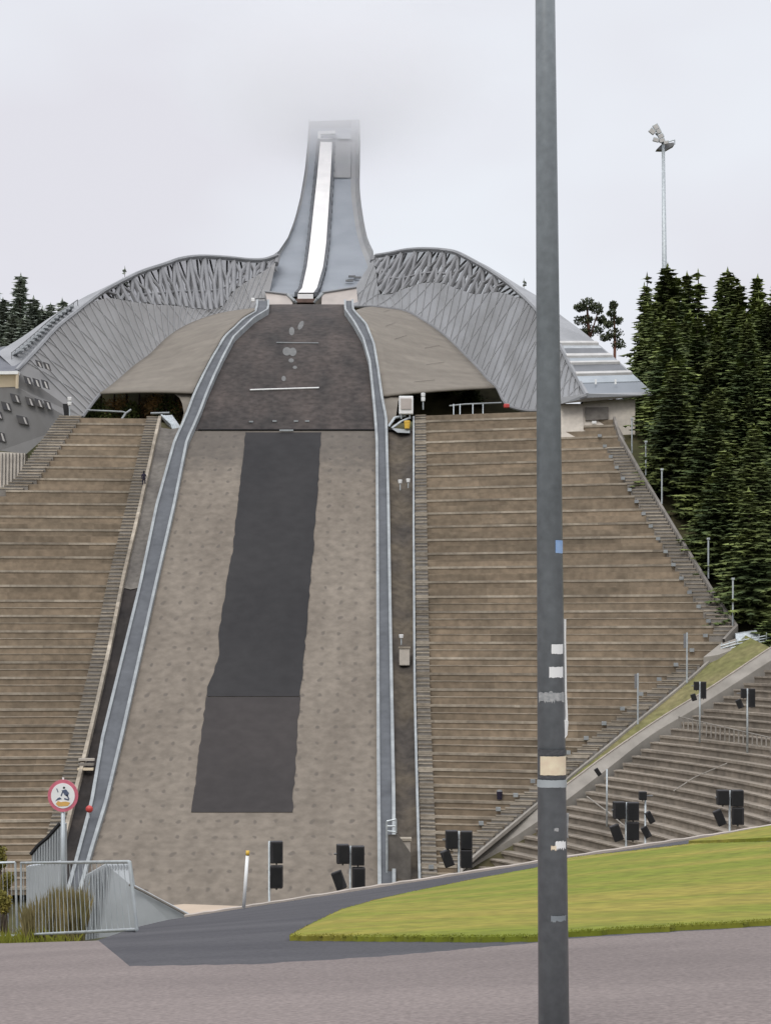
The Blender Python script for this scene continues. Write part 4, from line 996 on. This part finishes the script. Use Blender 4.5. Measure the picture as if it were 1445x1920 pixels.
# slim posts along the stand edge
def slim(u, v0, v1, d, label, grp='slim light posts along the stand edge', panel=False):
    t = thing('slim_post', P(u, v1, d), label, 'post', grp)
    MB().tube(P(u, v1, d), P(u, v0, d), .09, n=6).build('post', M['steel'], t)
    if panel: MB().slab([P(u - 6, v0 + 2, d), P(u - 1, v0 + 2, d), P(u - 2, v0 + 28, d), P(u - 6, v0 + 30, d)], (0, .2, 0)).build('lamp_panel', M['truss'], t)
    else: MB().box(P(u, v0, d), (.3, .3, .2)).build('cap', M['steel'], t)
slim(1184, 785, 850, 222, 'slim post at the pavilion corner beside dark trees')
slim(1210, 828, 893, 216, 'slim post just below the pavilion corner')
slim(1240, 880, 945, 210, 'slim post on the stand edge, third below the pavilion')
slim(1327, 1010, 1085, 198, 'slim post halfway down the stand edge before the spruces')
slim(1373, 1085, 1182, 190, 'tallest slim post at the outer corner of the stand')
slim(1287, 1186, 1280, 182, 'slim post with dark panel on the lower stand edge near the corner', panel=True)
slim(1195, 1262, 1358, 178, 'slim post with dark panel on the lower stand edge near the ramp', panel=True)

# ------------------------------------------------------------------ openings under the knoll, small kit
rl1 = thing('barrier_rail', P(230, 778, 245), 'thin pale rail across the opening with autumn trees', 'railing')
MB().path([P(165, 769, 241), P(230, 772, 241), P(236, 774, 241)], .11).path([P(228, 787, 240), P(236, 775, 240.4), P(246, 768, 240.6)], .14).path([P(283, 775, 241), P(318, 774, 241)], .14).build('rail_bars', M['rail'], rl1)
rl2 = thing('barrier_rail', P(900, 770, 240), 'thin pale rail with red end across the black opening', 'railing')
MB().path([P(842, 761, 240), P(870, 758, 240), P(940, 755, 238)], .10).build('rail_bars', M['rail'], rl2)
for u in (850, 862, 886, 905): MB().tube(P(u, 758, 239.5), P(u, 778, 238.5), .07).build('post', M['steel'], rl2)
MB().box(P(949, 761, 237), (.7, .5, .5)).build('end_marker', M['red'], rl2, bevel=.1)
pl = thing('metal_stair', P(325, 800, 238), 'grey metal stair bridging to the side board under the autumn tree opening', 'stairs')
mb = MB()
for k in range(5): mb.path([P(303 + k * 5, 778 + k * 1.5, 239), P(322 + k * 3.5, 800 + k * 2 - 4, 237.5), P(325 + k * 2.5, 808, 237)], .12)
mb.build('handrail', M['steel'], pl)
MB().slab([P(303, 779, 239.4), P(323, 778, 239.4), P(340, 802, 237.2), P(325, 806, 237.2)], (0, .5, -.3)).build('stair_flight', M['wallgrey'], pl)
wb = thing('white_sign_box', P(761, 778, 236), 'white illuminated box sign beside the black opening', 'sign box')
MB().box(P(761, 760, 236), (1.75, 1.0, 2.2)).build('sign_case', M['white'], wb, bevel=.08)
MB().box(P(761, 757, 235.4), (1.3, .12, 1.3)).build('sign_panel', M['pink'], wb)
MB().tube(P(752, 785, 236), P(752, 770, 236), .1).tube(P(768, 785, 236), P(768, 770, 236), .1).build('sign_stand', M['steel'], wb)
pf = thing('service_platform', P(755, 805, 234), 'small grey platform bracket below the white box sign', 'platform')
MB().path([P(728, 800, 235), P(740, 783, 236), P(760, 779, 236.5)], .16).path([P(734, 803, 234.5), P(752, 790, 235.5), P(766, 784, 236)], .14).build('platform_brace', M['steel'], pf)
MB().slab([P(732, 802, 234.6), P(768, 806, 234.6), P(768, 812, 233.8), P(745, 811, 233.8)], (0, 1.2, .05)).build('platform_deck', M['rail'], pf)
yb = thing('yellow_bin', P(763, 803, 234.4), 'yellow bin standing on the small grey platform', 'bin')
MB().tube(P(763, 803.5, 234.4), P(763, 791, 234.4), .32, .38, n=14).build('bin_body', M['yellow'], yb)
MB().tube(P(763, 791, 234.4), P(763, 789, 234.4), .40, .36, n=14).build('lid', M['yellow'], yb)
def tlamp(u, v, d, label, hv=10):
    t = thing('path_lamp', P(u, v + hv, d), label, 'lamp', 'small lamps in the trench')
    MB().tube(P(u, v + hv, d), P(u, v, d), .06).build('post', M['steel'], t)
    MB().tube(P(u, v + 3.5, d), P(u, v - 3.5, d), .2, .26, n=10).build('lamp_globe', M['white'], t, bevel=.05)
tlamp(765, 901, lane(765, 925), 'round white lamp at the stand wall in the upper trench', 14)
tlamp(750, 903, lane(750, 925), 'small cream lamp by the side board in the upper trench', 16)
tlamp(752, 1193, lane(752, 1212), 'small cream lamp above the pale trench box', 16)
cb = thing('trench_box', P(758, 1250, lane(758, 1250)), 'pale concrete box in the trench beside the stand wall', 'utility box')
dd = lane(758, 1240)
MB().box(P(758, 1232, dd), (1.05, 1.2, 1.7)).build('box_body', M['concrete'], cb, bevel=.08)
MB().box(P(758, 1214, dd), (1.2, 1.4, .18)).build('lid', M['nosing'], cb)
cb2 = thing('trench_box', P(758, 1620, 160), 'cream kiosk like box at the foot of the trench', 'utility box')
dd = lane(758, 1600) - 1
MB().box(P(757, 1596, dd), (1.1, 1.2, 1.9)).build('box_body', M['concrete'], cb2, bevel=.08)
MB().box(P(757, 1573, dd), (1.3, 1.4, .2)).build('lid', M['nosing'], cb2)
gt = thing('board_gate', P(733, 1600, 165), 'pale stepped gate frame at the foot of the side board', 'gate')
dd = lane(733, 1600) - 3
MB().path([P(725, 1655, dd), P(725, 1540, dd), P(742, 1536, dd), P(742, 1562, dd)], .09).path([P(725, 1549, dd), P(742, 1549, dd)], .09).path([P(725, 1558, dd), P(742, 1560, dd)], .09).build('gate_frame', M['steel'], gt)
MB().slab([P(727, 1565, dd + .3), P(746, 1565, dd + .3), P(770, 1600, dd), P(770, 1660, dd), P(728, 1662, dd)], (0, .2, 0)).build('gate_panel', M['gap'], gt)
sb = thing('step_block', P(163, 1445, lane(163, 1445)), 'cream striped step block at the end of the stand wall', 'steps')
dd = lane(163, 1440)
for k, v in enumerate((1424, 1433, 1442)): MB().box(P(163 - k, v, dd - .4 * k), (1.45, .5, .22)).build('step', M[('concrete', 'stair', 'cream')[k]], sb)
rbk = thing('red_ball', P(168, 1524, 168), 'red ball shaped marker on the side board', 'marker')
dd = lane(168, 1540) - 1.2
me = MB(); n1 = 8
for i in range(n1):
    a0, a1 = math.pi * i / n1, math.pi * (i + 1) / n1
    cc = P(168, 1517, dd); r = .33
    me.tube(cc + Vector((0, 0, r * math.cos(a0))), cc + Vector((0, 0, r * math.cos(a1))), max(r * math.sin(a0), .01), max(r * math.sin(a1), .01), n=12, cap=False)
me.build('ball', M['red'], rbk, smooth=True); MB().tube(P(168, 1523, dd), P(168, 1534, dd), .04).build('peg', M['steel'], rbk)
bn = thing('litter_bin', P(936, 1500, 174), 'small dark bin low on the wide terraced stand', 'bin')
dd = solve(SR, 936, 1500, 130, 290)
MB().tube(P(936, 1499, dd), P(936, 1484, dd), .22, .27, n=12).build('bin_body', M['cloth'], bn); MB().tube(P(936, 1484, dd), P(936, 1481, dd), .28, .2, n=12).build('lid', M['truss'], bn)

# person on the left stand's stair
def person(p, label):
    sk_ = [(0, 0, .95), (0, 0, 1.15), (0, 0, 1.38), (0, 0, 1.50), (0, 0, 1.62), (0, -.02, 1.72),
           (-.19, 0, 1.40), (-.25, .02, 1.12), (-.22, -.10, .90), (.19, 0, 1.40), (.25, .02, 1.12), (.22, -.10, .90),
           (-.10, 0, .90), (-.11, -.05, .50), (-.11, .04, .10), (.10, 0, .90), (.12, .06, .50), (.12, .12, .10), (-.11, -.12, .05), (.12, -.04, .05)]
    ed = [(0, 1), (1, 2), (2, 3), (3, 4), (4, 5), (2, 6), (6, 7), (7, 8), (2, 9), (9, 10), (10, 11), (0, 12), (12, 13), (13, 14), (0, 15), (15, 16), (16, 17), (14, 18), (17, 19)]
    rad = [.16, .16, .17, .06, .10, .09, .08, .055, .04, .08, .055, .04, .10, .075, .05, .10, .075, .05, .05, .05]
    me = bpy.data.meshes.new('body'); me.from_pydata(sk_, ed, []); me.update()
    root = thing('person', p, label, 'person')
    o = bpy.data.objects.new('body', me); col.objects.link(o); o.parent = root; WL[o.name] = Vector(p)
    md = o.modifiers.new('skin', 'SKIN')
    if not me.skin_vertices: bpy.context.view_layer.objects.active = o
    for v, r in zip(me.skin_vertices[0].data, rad): v.radius = (r, r * .8)
    me.skin_vertices[0].data[0].use_root = True
    sd = o.modifiers.new('sub', 'SUBSURF'); sd.levels = 1; sd.render_levels = 2
    me.materials.append(M['cloth'])
    hb = MB(); n1 = 6; c = Vector(p) + Vector((0, .03, 1.70)); r = .115
    for i in range(n1):
        a0, a1 = math.pi * i / n1, math.pi * (i + 1) / n1
        hb.tube(c + Vector((0, 0, r * math.cos(a0))), c + Vector((0, 0, r * math.cos(a1))), max(r * math.sin(a0), .01), max(r * math.sin(a1), .01), n=10, cap=False)
    hb.build('hair', M['dark'], root, smooth=True)
    root.scale = (1.1, 1.1, 1.1)
s_, x_ = uv2s(270, 917, SLf, KL, X0L, -1)
person(ptL(x_, s_, ZP(s_) + .15), 'person in dark clothes standing on the stair beside the stand wall')

# ------------------------------------------------------------------ trees
def spruce_mesh(seed, H=18.0, R=3.1, dens=1.0, gappy=0.0):
    g = np.random.RandomState(seed); V = []; Fc = []
    levels = int(46 * dens)
    for l in range(levels):
        t = l / levels; z = H * (0.05 + 0.95 * t); L = R * ((1 - t) ** 0.85) * g.uniform(.8, 1.1) + .12
        nb = max(4, int(11 * (1 - t) + 4)); a0 = g.uniform(0, 6.28)
        for b in range(nb):
            if g.uniform() < gappy: continue
            a = a0 + 6.283 * b / nb + g.normal(0, .18); Lb = L * g.uniform(.62, 1.18); dr = g.uniform(.16, .42) * Lb * (1.15 - t); zz = z + g.normal(0, .14)
            ca, sa = math.cos(a), math.sin(a); ns = max(3, int(Lb / .34))
            for k in range(ns):
                f = (k + .6) / ns; rr = Lb * f; zc = zz - dr * f ** 1.3 + .18 * Lb * max(0, f - .75)
                w = (.22 + .40 * (1 - f)) * (.6 + .7 * g.uniform()) + .05; x, y = ca * rr, sa * rr
                dx, dy = -sa, ca; hang = g.uniform(.18, .42) * (.5 + .7 * (1 - t))
                k0 = len(V); sh = g.normal(0, .07); out = .30 + .1 * g.uniform()
                V += [(x - dx * w, y - dy * w, zc - hang * .6 + sh), (x + ca * out, y + sa * out, zc - .08), (x + dx * w, y + dy * w, zc - hang * .6 - sh), (x - ca * .2, y - sa * .2, zc + .12)]
                Fc += [(k0, k0 + 1, k0 + 3), (k0 + 1, k0 + 2, k0 + 3)]
                if k % 2 == 0:
                    k0 = len(V); V += [(x - dx * w * .6, y - dy * w * .6, zc), (x + dx * w * .6, y + dy * w * .6, zc), (x + ca * .1, y + sa * .1, zc - hang * 1.5)]; Fc += [(k0, k0 + 1, k0 + 2)]
    # leader shoot
    for q in range(10):
        a = g.uniform(0, 6.28); z = H * (0.985 + .03 * q / 10); k0 = len(V); w = .16 * (1 - q / 12)
        V += [(0, 0, z + .25), (math.cos(a) * w, math.sin(a) * w, z - .1), (math.cos(a + 2) * w, math.sin(a + 2) * w, z - .1)]; Fc.append((k0, k0 + 1, k0 + 2))
    return V, Fc
def clump_mesh(seed, blobs, nleaf, leaf):
    g = np.random.RandomState(seed); V = []; Fc = []
    for (cx, cy, cz, rx, ry, rz) in blobs:
        for _ in range(nleaf):
            p = g.normal(0, 1, 3); p /= np.linalg.norm(p); q = g.uniform(.45, 1.08); x, y, z = cx + p[0] * rx * q, cy + p[1] * ry * q, cz + p[2] * rz * q
            e1 = g.normal(0, 1, 3); e1 /= np.linalg.norm(e1); e2 = np.cross(e1, g.normal(0, 1, 3)); e2 /= np.linalg.norm(e2) + 1e-6; s = leaf * g.uniform(.6, 1.4)
            k0 = len(V); V += [tuple(np.array((x, y, z)) + e1 * s), tuple(np.array((x, y, z)) + e2 * s * .6), tuple(np.array((x, y, z)) - e1 * s), tuple(np.array((x, y, z)) - e2 * s * .6)]
            Fc.append((k0, k0 + 1, k0 + 2, k0 + 3))
    return V, Fc
def tree_proto(name, V, Fc, m, trunk, tm_, label, cat, loc):
    root = thing(name, loc, label, cat)
    o0 = Vector(loc)
    MB().add([Vector(v) + o0 for v in V], Fc).build('crown', m, root)
    t = MB()
    for a, b, r0, r1 in trunk: t.tube(Vector(a) + o0, Vector(b) + o0, r0, r1, n=8)
    t.build('trunk', tm_, root, smooth=True)
    return root
H0 = 18.0; protos = []
for k in range(6):
    V, Fc = spruce_mesh(11 + k, H0, (3.0, 2.6, 3.3, 2.3, 2.9, 2.1)[k], (1.0, 1.05, 1, .9, 1.1, .85)[k], (0.05, .08, .04, .22, .06, .3)[k])
    protos.append((V, Fc))
proto_obj = {}
n_tree = 0
NAMEDR = [  # u, v of tip, depth, variant
    (1203, 534, 305, 5), (1214, 516, 318, 5), (1229, 528, 300, 3), (1247, 497, 292, 2), (1272, 520, 300, 0), (1290, 514, 306, 1), (1314, 510, 304, 5),
    (1340, 523, 312, 3), (1358, 507, 300, 1), (1378, 517, 310, 5), (1394, 534, 300, 3), (1408, 517, 302, 1), (1428, 546, 300, 0), (1446, 530, 306, 2), (1470, 540, 300, 2)]
BIGL = {0: 'spruce with its tip showing at the edge of the wood beside the mesh wing', 3: 'tallest green spruce directly under the floodlight mast'}
HUE = ['deep green', 'dark green', 'olive green', 'shadowy green', 'mid green', 'thin dark']
def put_spruce(u, vtip, d, var, label, group, m='needle', hmax=30, zb=None, wide=1.0):
    global n_tree
    tip = P(u, vtip, d); b = ground(tip.x, d) if zb is None else zb
    H = min(max(tip.z - b, 4), hmax); base = Vector((tip.x, d, tip.z - H))
    key = (var, m)
    sxy = (H / H0) ** .5 * wide; rz = rnd.uniform(0, 6.28)
    if key not in proto_obj:
        V, Fc = protos[var]
        r = tree_proto('spruce_tree', V, Fc, M[m], [((0, 0, -.5), (0, 0, H0 * .97), .26, .03)], M['bark'], label, 'spruce tree', base)
        r['group'] = group; r.rotation_euler = (0, 0, rz); r.scale = (sxy, sxy, H / H0); proto_obj[key] = r
    else: r = copy_tree(proto_obj[key], base, rz, (sxy, sxy, H / H0), label, group)
    r.rotation_euler = (rnd.uniform(-.035, .035), rnd.uniform(-.035, .035), rz); n_tree += 1; return r
GRP = 'spruces of the dense wood beside the stand'
for k, (u, v, d, var) in enumerate(NAMEDR):
    wd = {3: 2.3, 0: 1.6, 1: 1.5, 7: 1.5}.get(k, 1.85)
    lab = {0: 'thin spruce at the outer flank of the wood nearest the rounded pine', 3: 'tallest green spruce directly below the floodlight mast', 6: 'slim pointed spruce fourth from the floodlight mast', 8: 'tall pointed spruce rising highest in the middle of the ridge line'}.get(k, ['', 'slim', 'pale', '', 'broad', 'dark', '', 'ragged', '', 'narrow', 'open', 'straight', 'bushy', 'far', 'last'][k] + ' spruce on the skyline, ' + ['first', 'second', 'third', 'fourth', 'fifth', 'sixth', 'seventh', 'eighth', 'ninth', 'tenth', 'eleventh', 'twelfth', 'thirteenth', 'fourteenth', 'fifteenth'][k] + ' tip counted from the small pine')
    put_spruce(u, v, d, var, lab, GRP, wide=wd)
# body of the wood, front to back along the stand edge
def edge_u(v): return float(np.interp(v, [560, 700, 745, 830, 900, 1050, 1188, 1260], [1178, 1200, 1228, 1190, 1225, 1310, 1388, 1440]))
spots = []
for d in np.arange(190, 296, 5.2):
    v_ = float(np.interp(d, [188, 196, 210, 224], [1188, 1050, 940, 830])); xe = (edge_u(v_) - CU) / F * d + (3.4 if d < 212 else 2.4) if d < 226 else 33.2 + (d - 226) * .10
    if d > 262: xe = (1202 - CU) / F * d
    x = xe + rnd.uniform(0, 1.6); xr = .207 * d + 1; kk = 0
    while x < xr:
        spots.append((x, d + rnd.uniform(-2, 2), kk, int(round((d - 190) / 5.2)))); kk += 1; x += rnd.uniform(3.2, 5.0)
NTH = ['first', 'second', 'third', 'fourth', 'fifth', 'sixth', 'seventh', 'eighth', 'ninth', 'tenth', 'eleventh', 'twelfth', 'thirteenth', 'fourteenth', 'fifteenth', 'sixteenth', 'seventeenth', 'eighteenth', 'nineteenth', 'twentieth', 'topmost']
for (x, d, kk, row) in spots:
    b_ = ground(x, d); H = rnd.choice([rnd.uniform(6, 10), rnd.uniform(10, 15), rnd.uniform(12, 16)]) * (1.0 if d < 250 else 1.15); u = CU + x / d * F; v = HV - (b_ + H) / d * F
    if v < 560: v = 560 + rnd.uniform(0, 25)
    put_spruce(u, v, d, rnd.randrange(0, 5), ('spruce bordering the stand edge, ' + NTH[row] + ' one uphill from the outer corner') if kk == 0 else ('spruce second in from the stand edge, ' + NTH[row] + ' one uphill') if kk == 1 else 'spruce inside the dense wood, crowded among equal dark trees', GRP, hmax=24, wide=rnd.uniform(1.5, 2.05))
# left wood beyond the wing
ORD = ['first', 'second', 'third', 'fourth', 'fifth', 'sixth', 'seventh', 'eighth', 'ninth', 'tenth', 'eleventh', 'twelfth', 'thirteenth', 'fourteenth', 'fifteenth']
LW = sorted([31, 44, 8, 60, 75, 100, 118, -15, 20, 48, 88])
for (u, v, d, var, w) in [(31, 515, 300, 3, 1.0), (44, 528, 305, 5, 1.0), (8, 560, 296, 0, 1.0), (60, 556, 296, 1, 1.0), (75, 575, 300, 2, 1), (100, 572, 310, 0, .9), (118, 560, 315, 2, .9), (-15, 540, 300, 2, 1), (20, 590, 285, 4, 1), (48, 595, 284, 2, 1), (88, 585, 300, 1, 1)]:
    put_spruce(u, v, d, var, 'tallest pale spruce beyond the walkway end of the wing' if u == 31 else 'hazy spruce beyond the windowed building, ' + ORD[10 - LW.index(u)] + ' counted from the mesh wing', 'hazy spruces beyond the windowed building', 'hazeneedle', wide=w * 1.9)
put_spruce(235, 502, 320, 5, 'lone spruce tip showing over the mesh wing with the walkway', 'spruce tips behind the wings', 'hazeneedle')
put_spruce(977, 524, 320, 5, 'lone spruce tip showing over the mesh wing near the lamp pole', 'spruce tips behind the wings', 'hazeneedle', hmax=24)
# dark spruces behind the right opening
for k, u in enumerate(np.arange(745, 960, 17)):
    put_spruce(u, 700 + rnd.uniform(-15, 10), 262 + rnd.uniform(-2, 8), rnd.randrange(0, 3), 'dark spruce in the black opening, ' + ORD[k] + ' counted from the white box sign', 'shaded spruces behind the black opening', hmax=16, wide=1.5)
# scots pine
pd = 285; pb = P(1108, 660, pd); pb.z = ground(pb.x, pd)
blobs = []
for (u, v, ru, rv) in [(1100, 572, 16, 13), (1118, 580, 13, 11), (1086, 578, 12, 8), (1094, 600, 20, 9), (1128, 598, 10, 8), (1112, 618, 22, 10), (1090, 625, 14, 9)]:
    q = P(u, v, pd) - pb; blobs.append((q.x, rnd.uniform(-1, 1), q.z, ru / F * pd, 1.2, rv / F * pd))
V, Fc = clump_mesh(5, blobs, 330, .19)
q1, q2 = P(1104, 640, pd) - pb, P(1100, 575, pd) - pb; q3 = P(1120, 585, pd) - pb; q4 = P(1090, 604, pd) - pb
tree_proto('pine_tree', V, Fc, M['pine'], [((0, 0, 0), q1, .45, .36), (q1, q2, .34, .12), (q1, q3, .16, .07), (q1.lerp(q2, .5), q4, .12, .05)], M['pinebark'], 'rounded pine with reddish trunk between lamp pole and spruce wood', 'pine tree', pb)
blobs = []
pb = P(1150, 660, 280); pb.z = ground(pb.x, 280)
for (u, v, ru, rv) in [(1150, 572, 8, 9), (1145, 588, 9, 8), (1156, 600, 12, 8), (1140, 608, 9, 7), (1152, 625, 16, 10), (1160, 645, 14, 10), (1135, 632, 12, 8)]:
    q = P(u, v, 280) - pb; blobs.append((q.x, rnd.uniform(-.7, .7), q.z, ru / F * 280, 1.0, rv / F * 280))
V, Fc = clump_mesh(9, blobs, 260, .18)
tree_proto('pine_tree', V, Fc, M['pine'], [((0, 0, 0), P(1152, 640, 280) - pb, .3, .2), (P(1152, 640, 280) - pb, P(1150, 572, 280) - pb, .2, .06)], M['pinebark'], 'ragged small pine touching the spruce wood', 'pine tree', pb)
# autumn trees behind the left opening
for k, (u, w, hgt) in enumerate([(168, 22, 1), (190, 20, 1), (215, 20, 1), (238, 16, 1), (262, 20, 1), (288, 18, 1), (312, 16, 1), (330, 14, 1)]):
    dq = 251 + rnd.uniform(-2, 2); pb = P(u, 760, dq); pb.z = ground(pb.x, dq)
    q = P(u, 752, dq) - pb; bl = []
    for j in range(5): bl.append((rnd.uniform(-1.2, 1.2), rnd.uniform(-.8, .8), q.z + rnd.uniform(-2.6, -.3), w / F * dq * .8, 1.2, 1.5))
    V, Fc = clump_mesh(40 + k, bl, 200, .17)
    lab = ['dark green bush at the open end of the left gap', 'dark bush second into the gap', 'yellow brown autumn tree in the gap', 'dark tree in the middle of the gap', 'rusty autumn tree in the gap', 'brown tree with bare trunk near the metal stair', 'olive tree behind the metal stair', 'last dim tree in the rounded corner of the gap'][k]
    mk = ['needle', 'needle', 'autumn', 'needle', 'autumn', 'autumn', 'needle', 'autumn'][k]
    tr_ = tree_proto('autumn_tree', V, Fc, M[mk], [((0, 0, -.3), (0, 0, q.z + 1), .25, .12)], M['bark'], lab, 'tree', pb); tr_['group'] = 'trees behind the left gap'
# shrubs at the lower left
for k, (u, v, r, d) in enumerate([(2, 1605, 15, 33), (14, 1650, 12, 31.5), (-25, 1640, 26, 32), (8, 1690, 13, 30.5)]):
    pb = P(u, 1760, d); pb.z = ground(pb.x, d)
    q = P(u, v, d) - pb; rr = r / F * d; bl = [(rnd.uniform(-rr, rr) * .6, rnd.uniform(-.15, .15), q.z + rnd.uniform(-rr, rr), rr * .75, .22, rr * .9) for _ in range(5)]
    V, Fc = clump_mesh(70 + k, bl, 170, .028)
    s_ = tree_proto('shrub', V, Fc, M['yellowleaf'], [((0, 0, 0), (0, 0, q.z), .02, .01), ((0, 0, q.z * .3), (rr * .5, 0, q.z), .012, .006)], M['bark'],
                    ['tallest yellow green bush above the barrier rail', 'yellow green bush behind the joint of two barriers', 'wide bush behind the outer barrier', 'low leafy bush behind the barrier bars', 'lowest bush at the foot of the outer barrier', 'small bush beside the barrier joint', 'broad low bush at the barrier foot'][k], 'shrub', pb)
    s_['group'] = 'yellow green bushes behind the barriers'

# ------------------------------------------------------------------ floodlight mast
dm = 330; base = P(1248, 560, dm); base.z = ground(base.x, dm)
fm = thing('floodlight_mast', base, 'tall grey floodlight mast rising above the spruce wood', 'floodlight mast')
MB().tube(base, P(1242.5, 272, dm), .62, .28, n=14).build('mast', M['steel'], fm, smooth=True)
MB().slab([P(1230, 280, dm), P(1248, 280.5, dm), P(1263, 272, dm), P(1262, 267, dm), P(1240, 270, dm)], (0, 1.6, 0)).build('service_platform', M['truss'], fm)
MB().path([P(1246, 268, dm), P(1264, 262, dm), P(1264, 271, dm)], .1).build('platform_rail', M['steel'], fm)
MB().tube(P(1243, 274, dm), P(1234, 246, dm), .22, n=8).tube(P(1240, 262, dm), P(1228, 250, dm), .14, n=6).build('head_arm', M['truss'], fm)
for (u, v, w, h, tl_) in [(1229, 238, .95, 1.0, -.5), (1222, 246, .9, 1.1, -.9), (1234, 246, .8, .9, -.4), (1238, 255, 1.0, .8, -.5), (1229, 262, 1.1, .7, .25), (1240, 263, 1.0, .7, -.3), (1248, 267, .9, .6, -.2)]:
    lm = MB().box(P(u, v, dm - .8), (w, .6, h), tilt=tl_).build('floodlight', M['steel'], fm, bevel=.1)
    MB().box(P(u, v, dm - 1.12), (w * .8, .05, h * .8), tilt=tl_).build('lens', M['reflection'], lm)

# ------------------------------------------------------------------ low cloud round the tower top
def cloud():
    bpy.ops.mesh.primitive_ico_sphere_add(subdivisions=3, radius=1, location=(-10, 356, 105))
    o = bpy.context.object; o.name = 'low_cloud'; o.scale = (36, 28, 20)
    m = bpy.data.materials.new('cloud_vapour'); m.use_nodes = True; N = m.node_tree.nodes; Lk = m.node_tree.links
    for n in list(N):
        if n.type != 'OUTPUT_MATERIAL': N.remove(n)
    out = N['Material Output']; pv_ = N.new('ShaderNodeVolumePrincipled')
    pv_.inputs['Color'].default_value = (.99, .988, .994, 1); pv_.inputs['Anisotropy'].default_value = 0.8
    t = N.new('ShaderNodeTexCoord'); ln = N.new('ShaderNodeVectorMath'); ln.operation = 'LENGTH'; Lk.new(t.outputs['Object'], ln.inputs[0])
    mr = N.new('ShaderNodeMapRange'); mr.interpolation_type = 'SMOOTHSTEP'; mr.inputs[1].default_value = .0; mr.inputs[2].default_value = 1.0; mr.inputs[3].default_value = .12; mr.inputs[4].default_value = 0
    Lk.new(ln.outputs['Value'], mr.inputs[0]); Lk.new(mr.outputs[0], pv_.inputs['Density']); Lk.new(pv_.outputs[0], out.inputs['Volume'])
    o.data.materials.append(m); o['kind'] = 'stuff'; o['label'] = 'soft low cloud hiding the top of the jump tower'; o['category'] = 'cloud'
cloud()
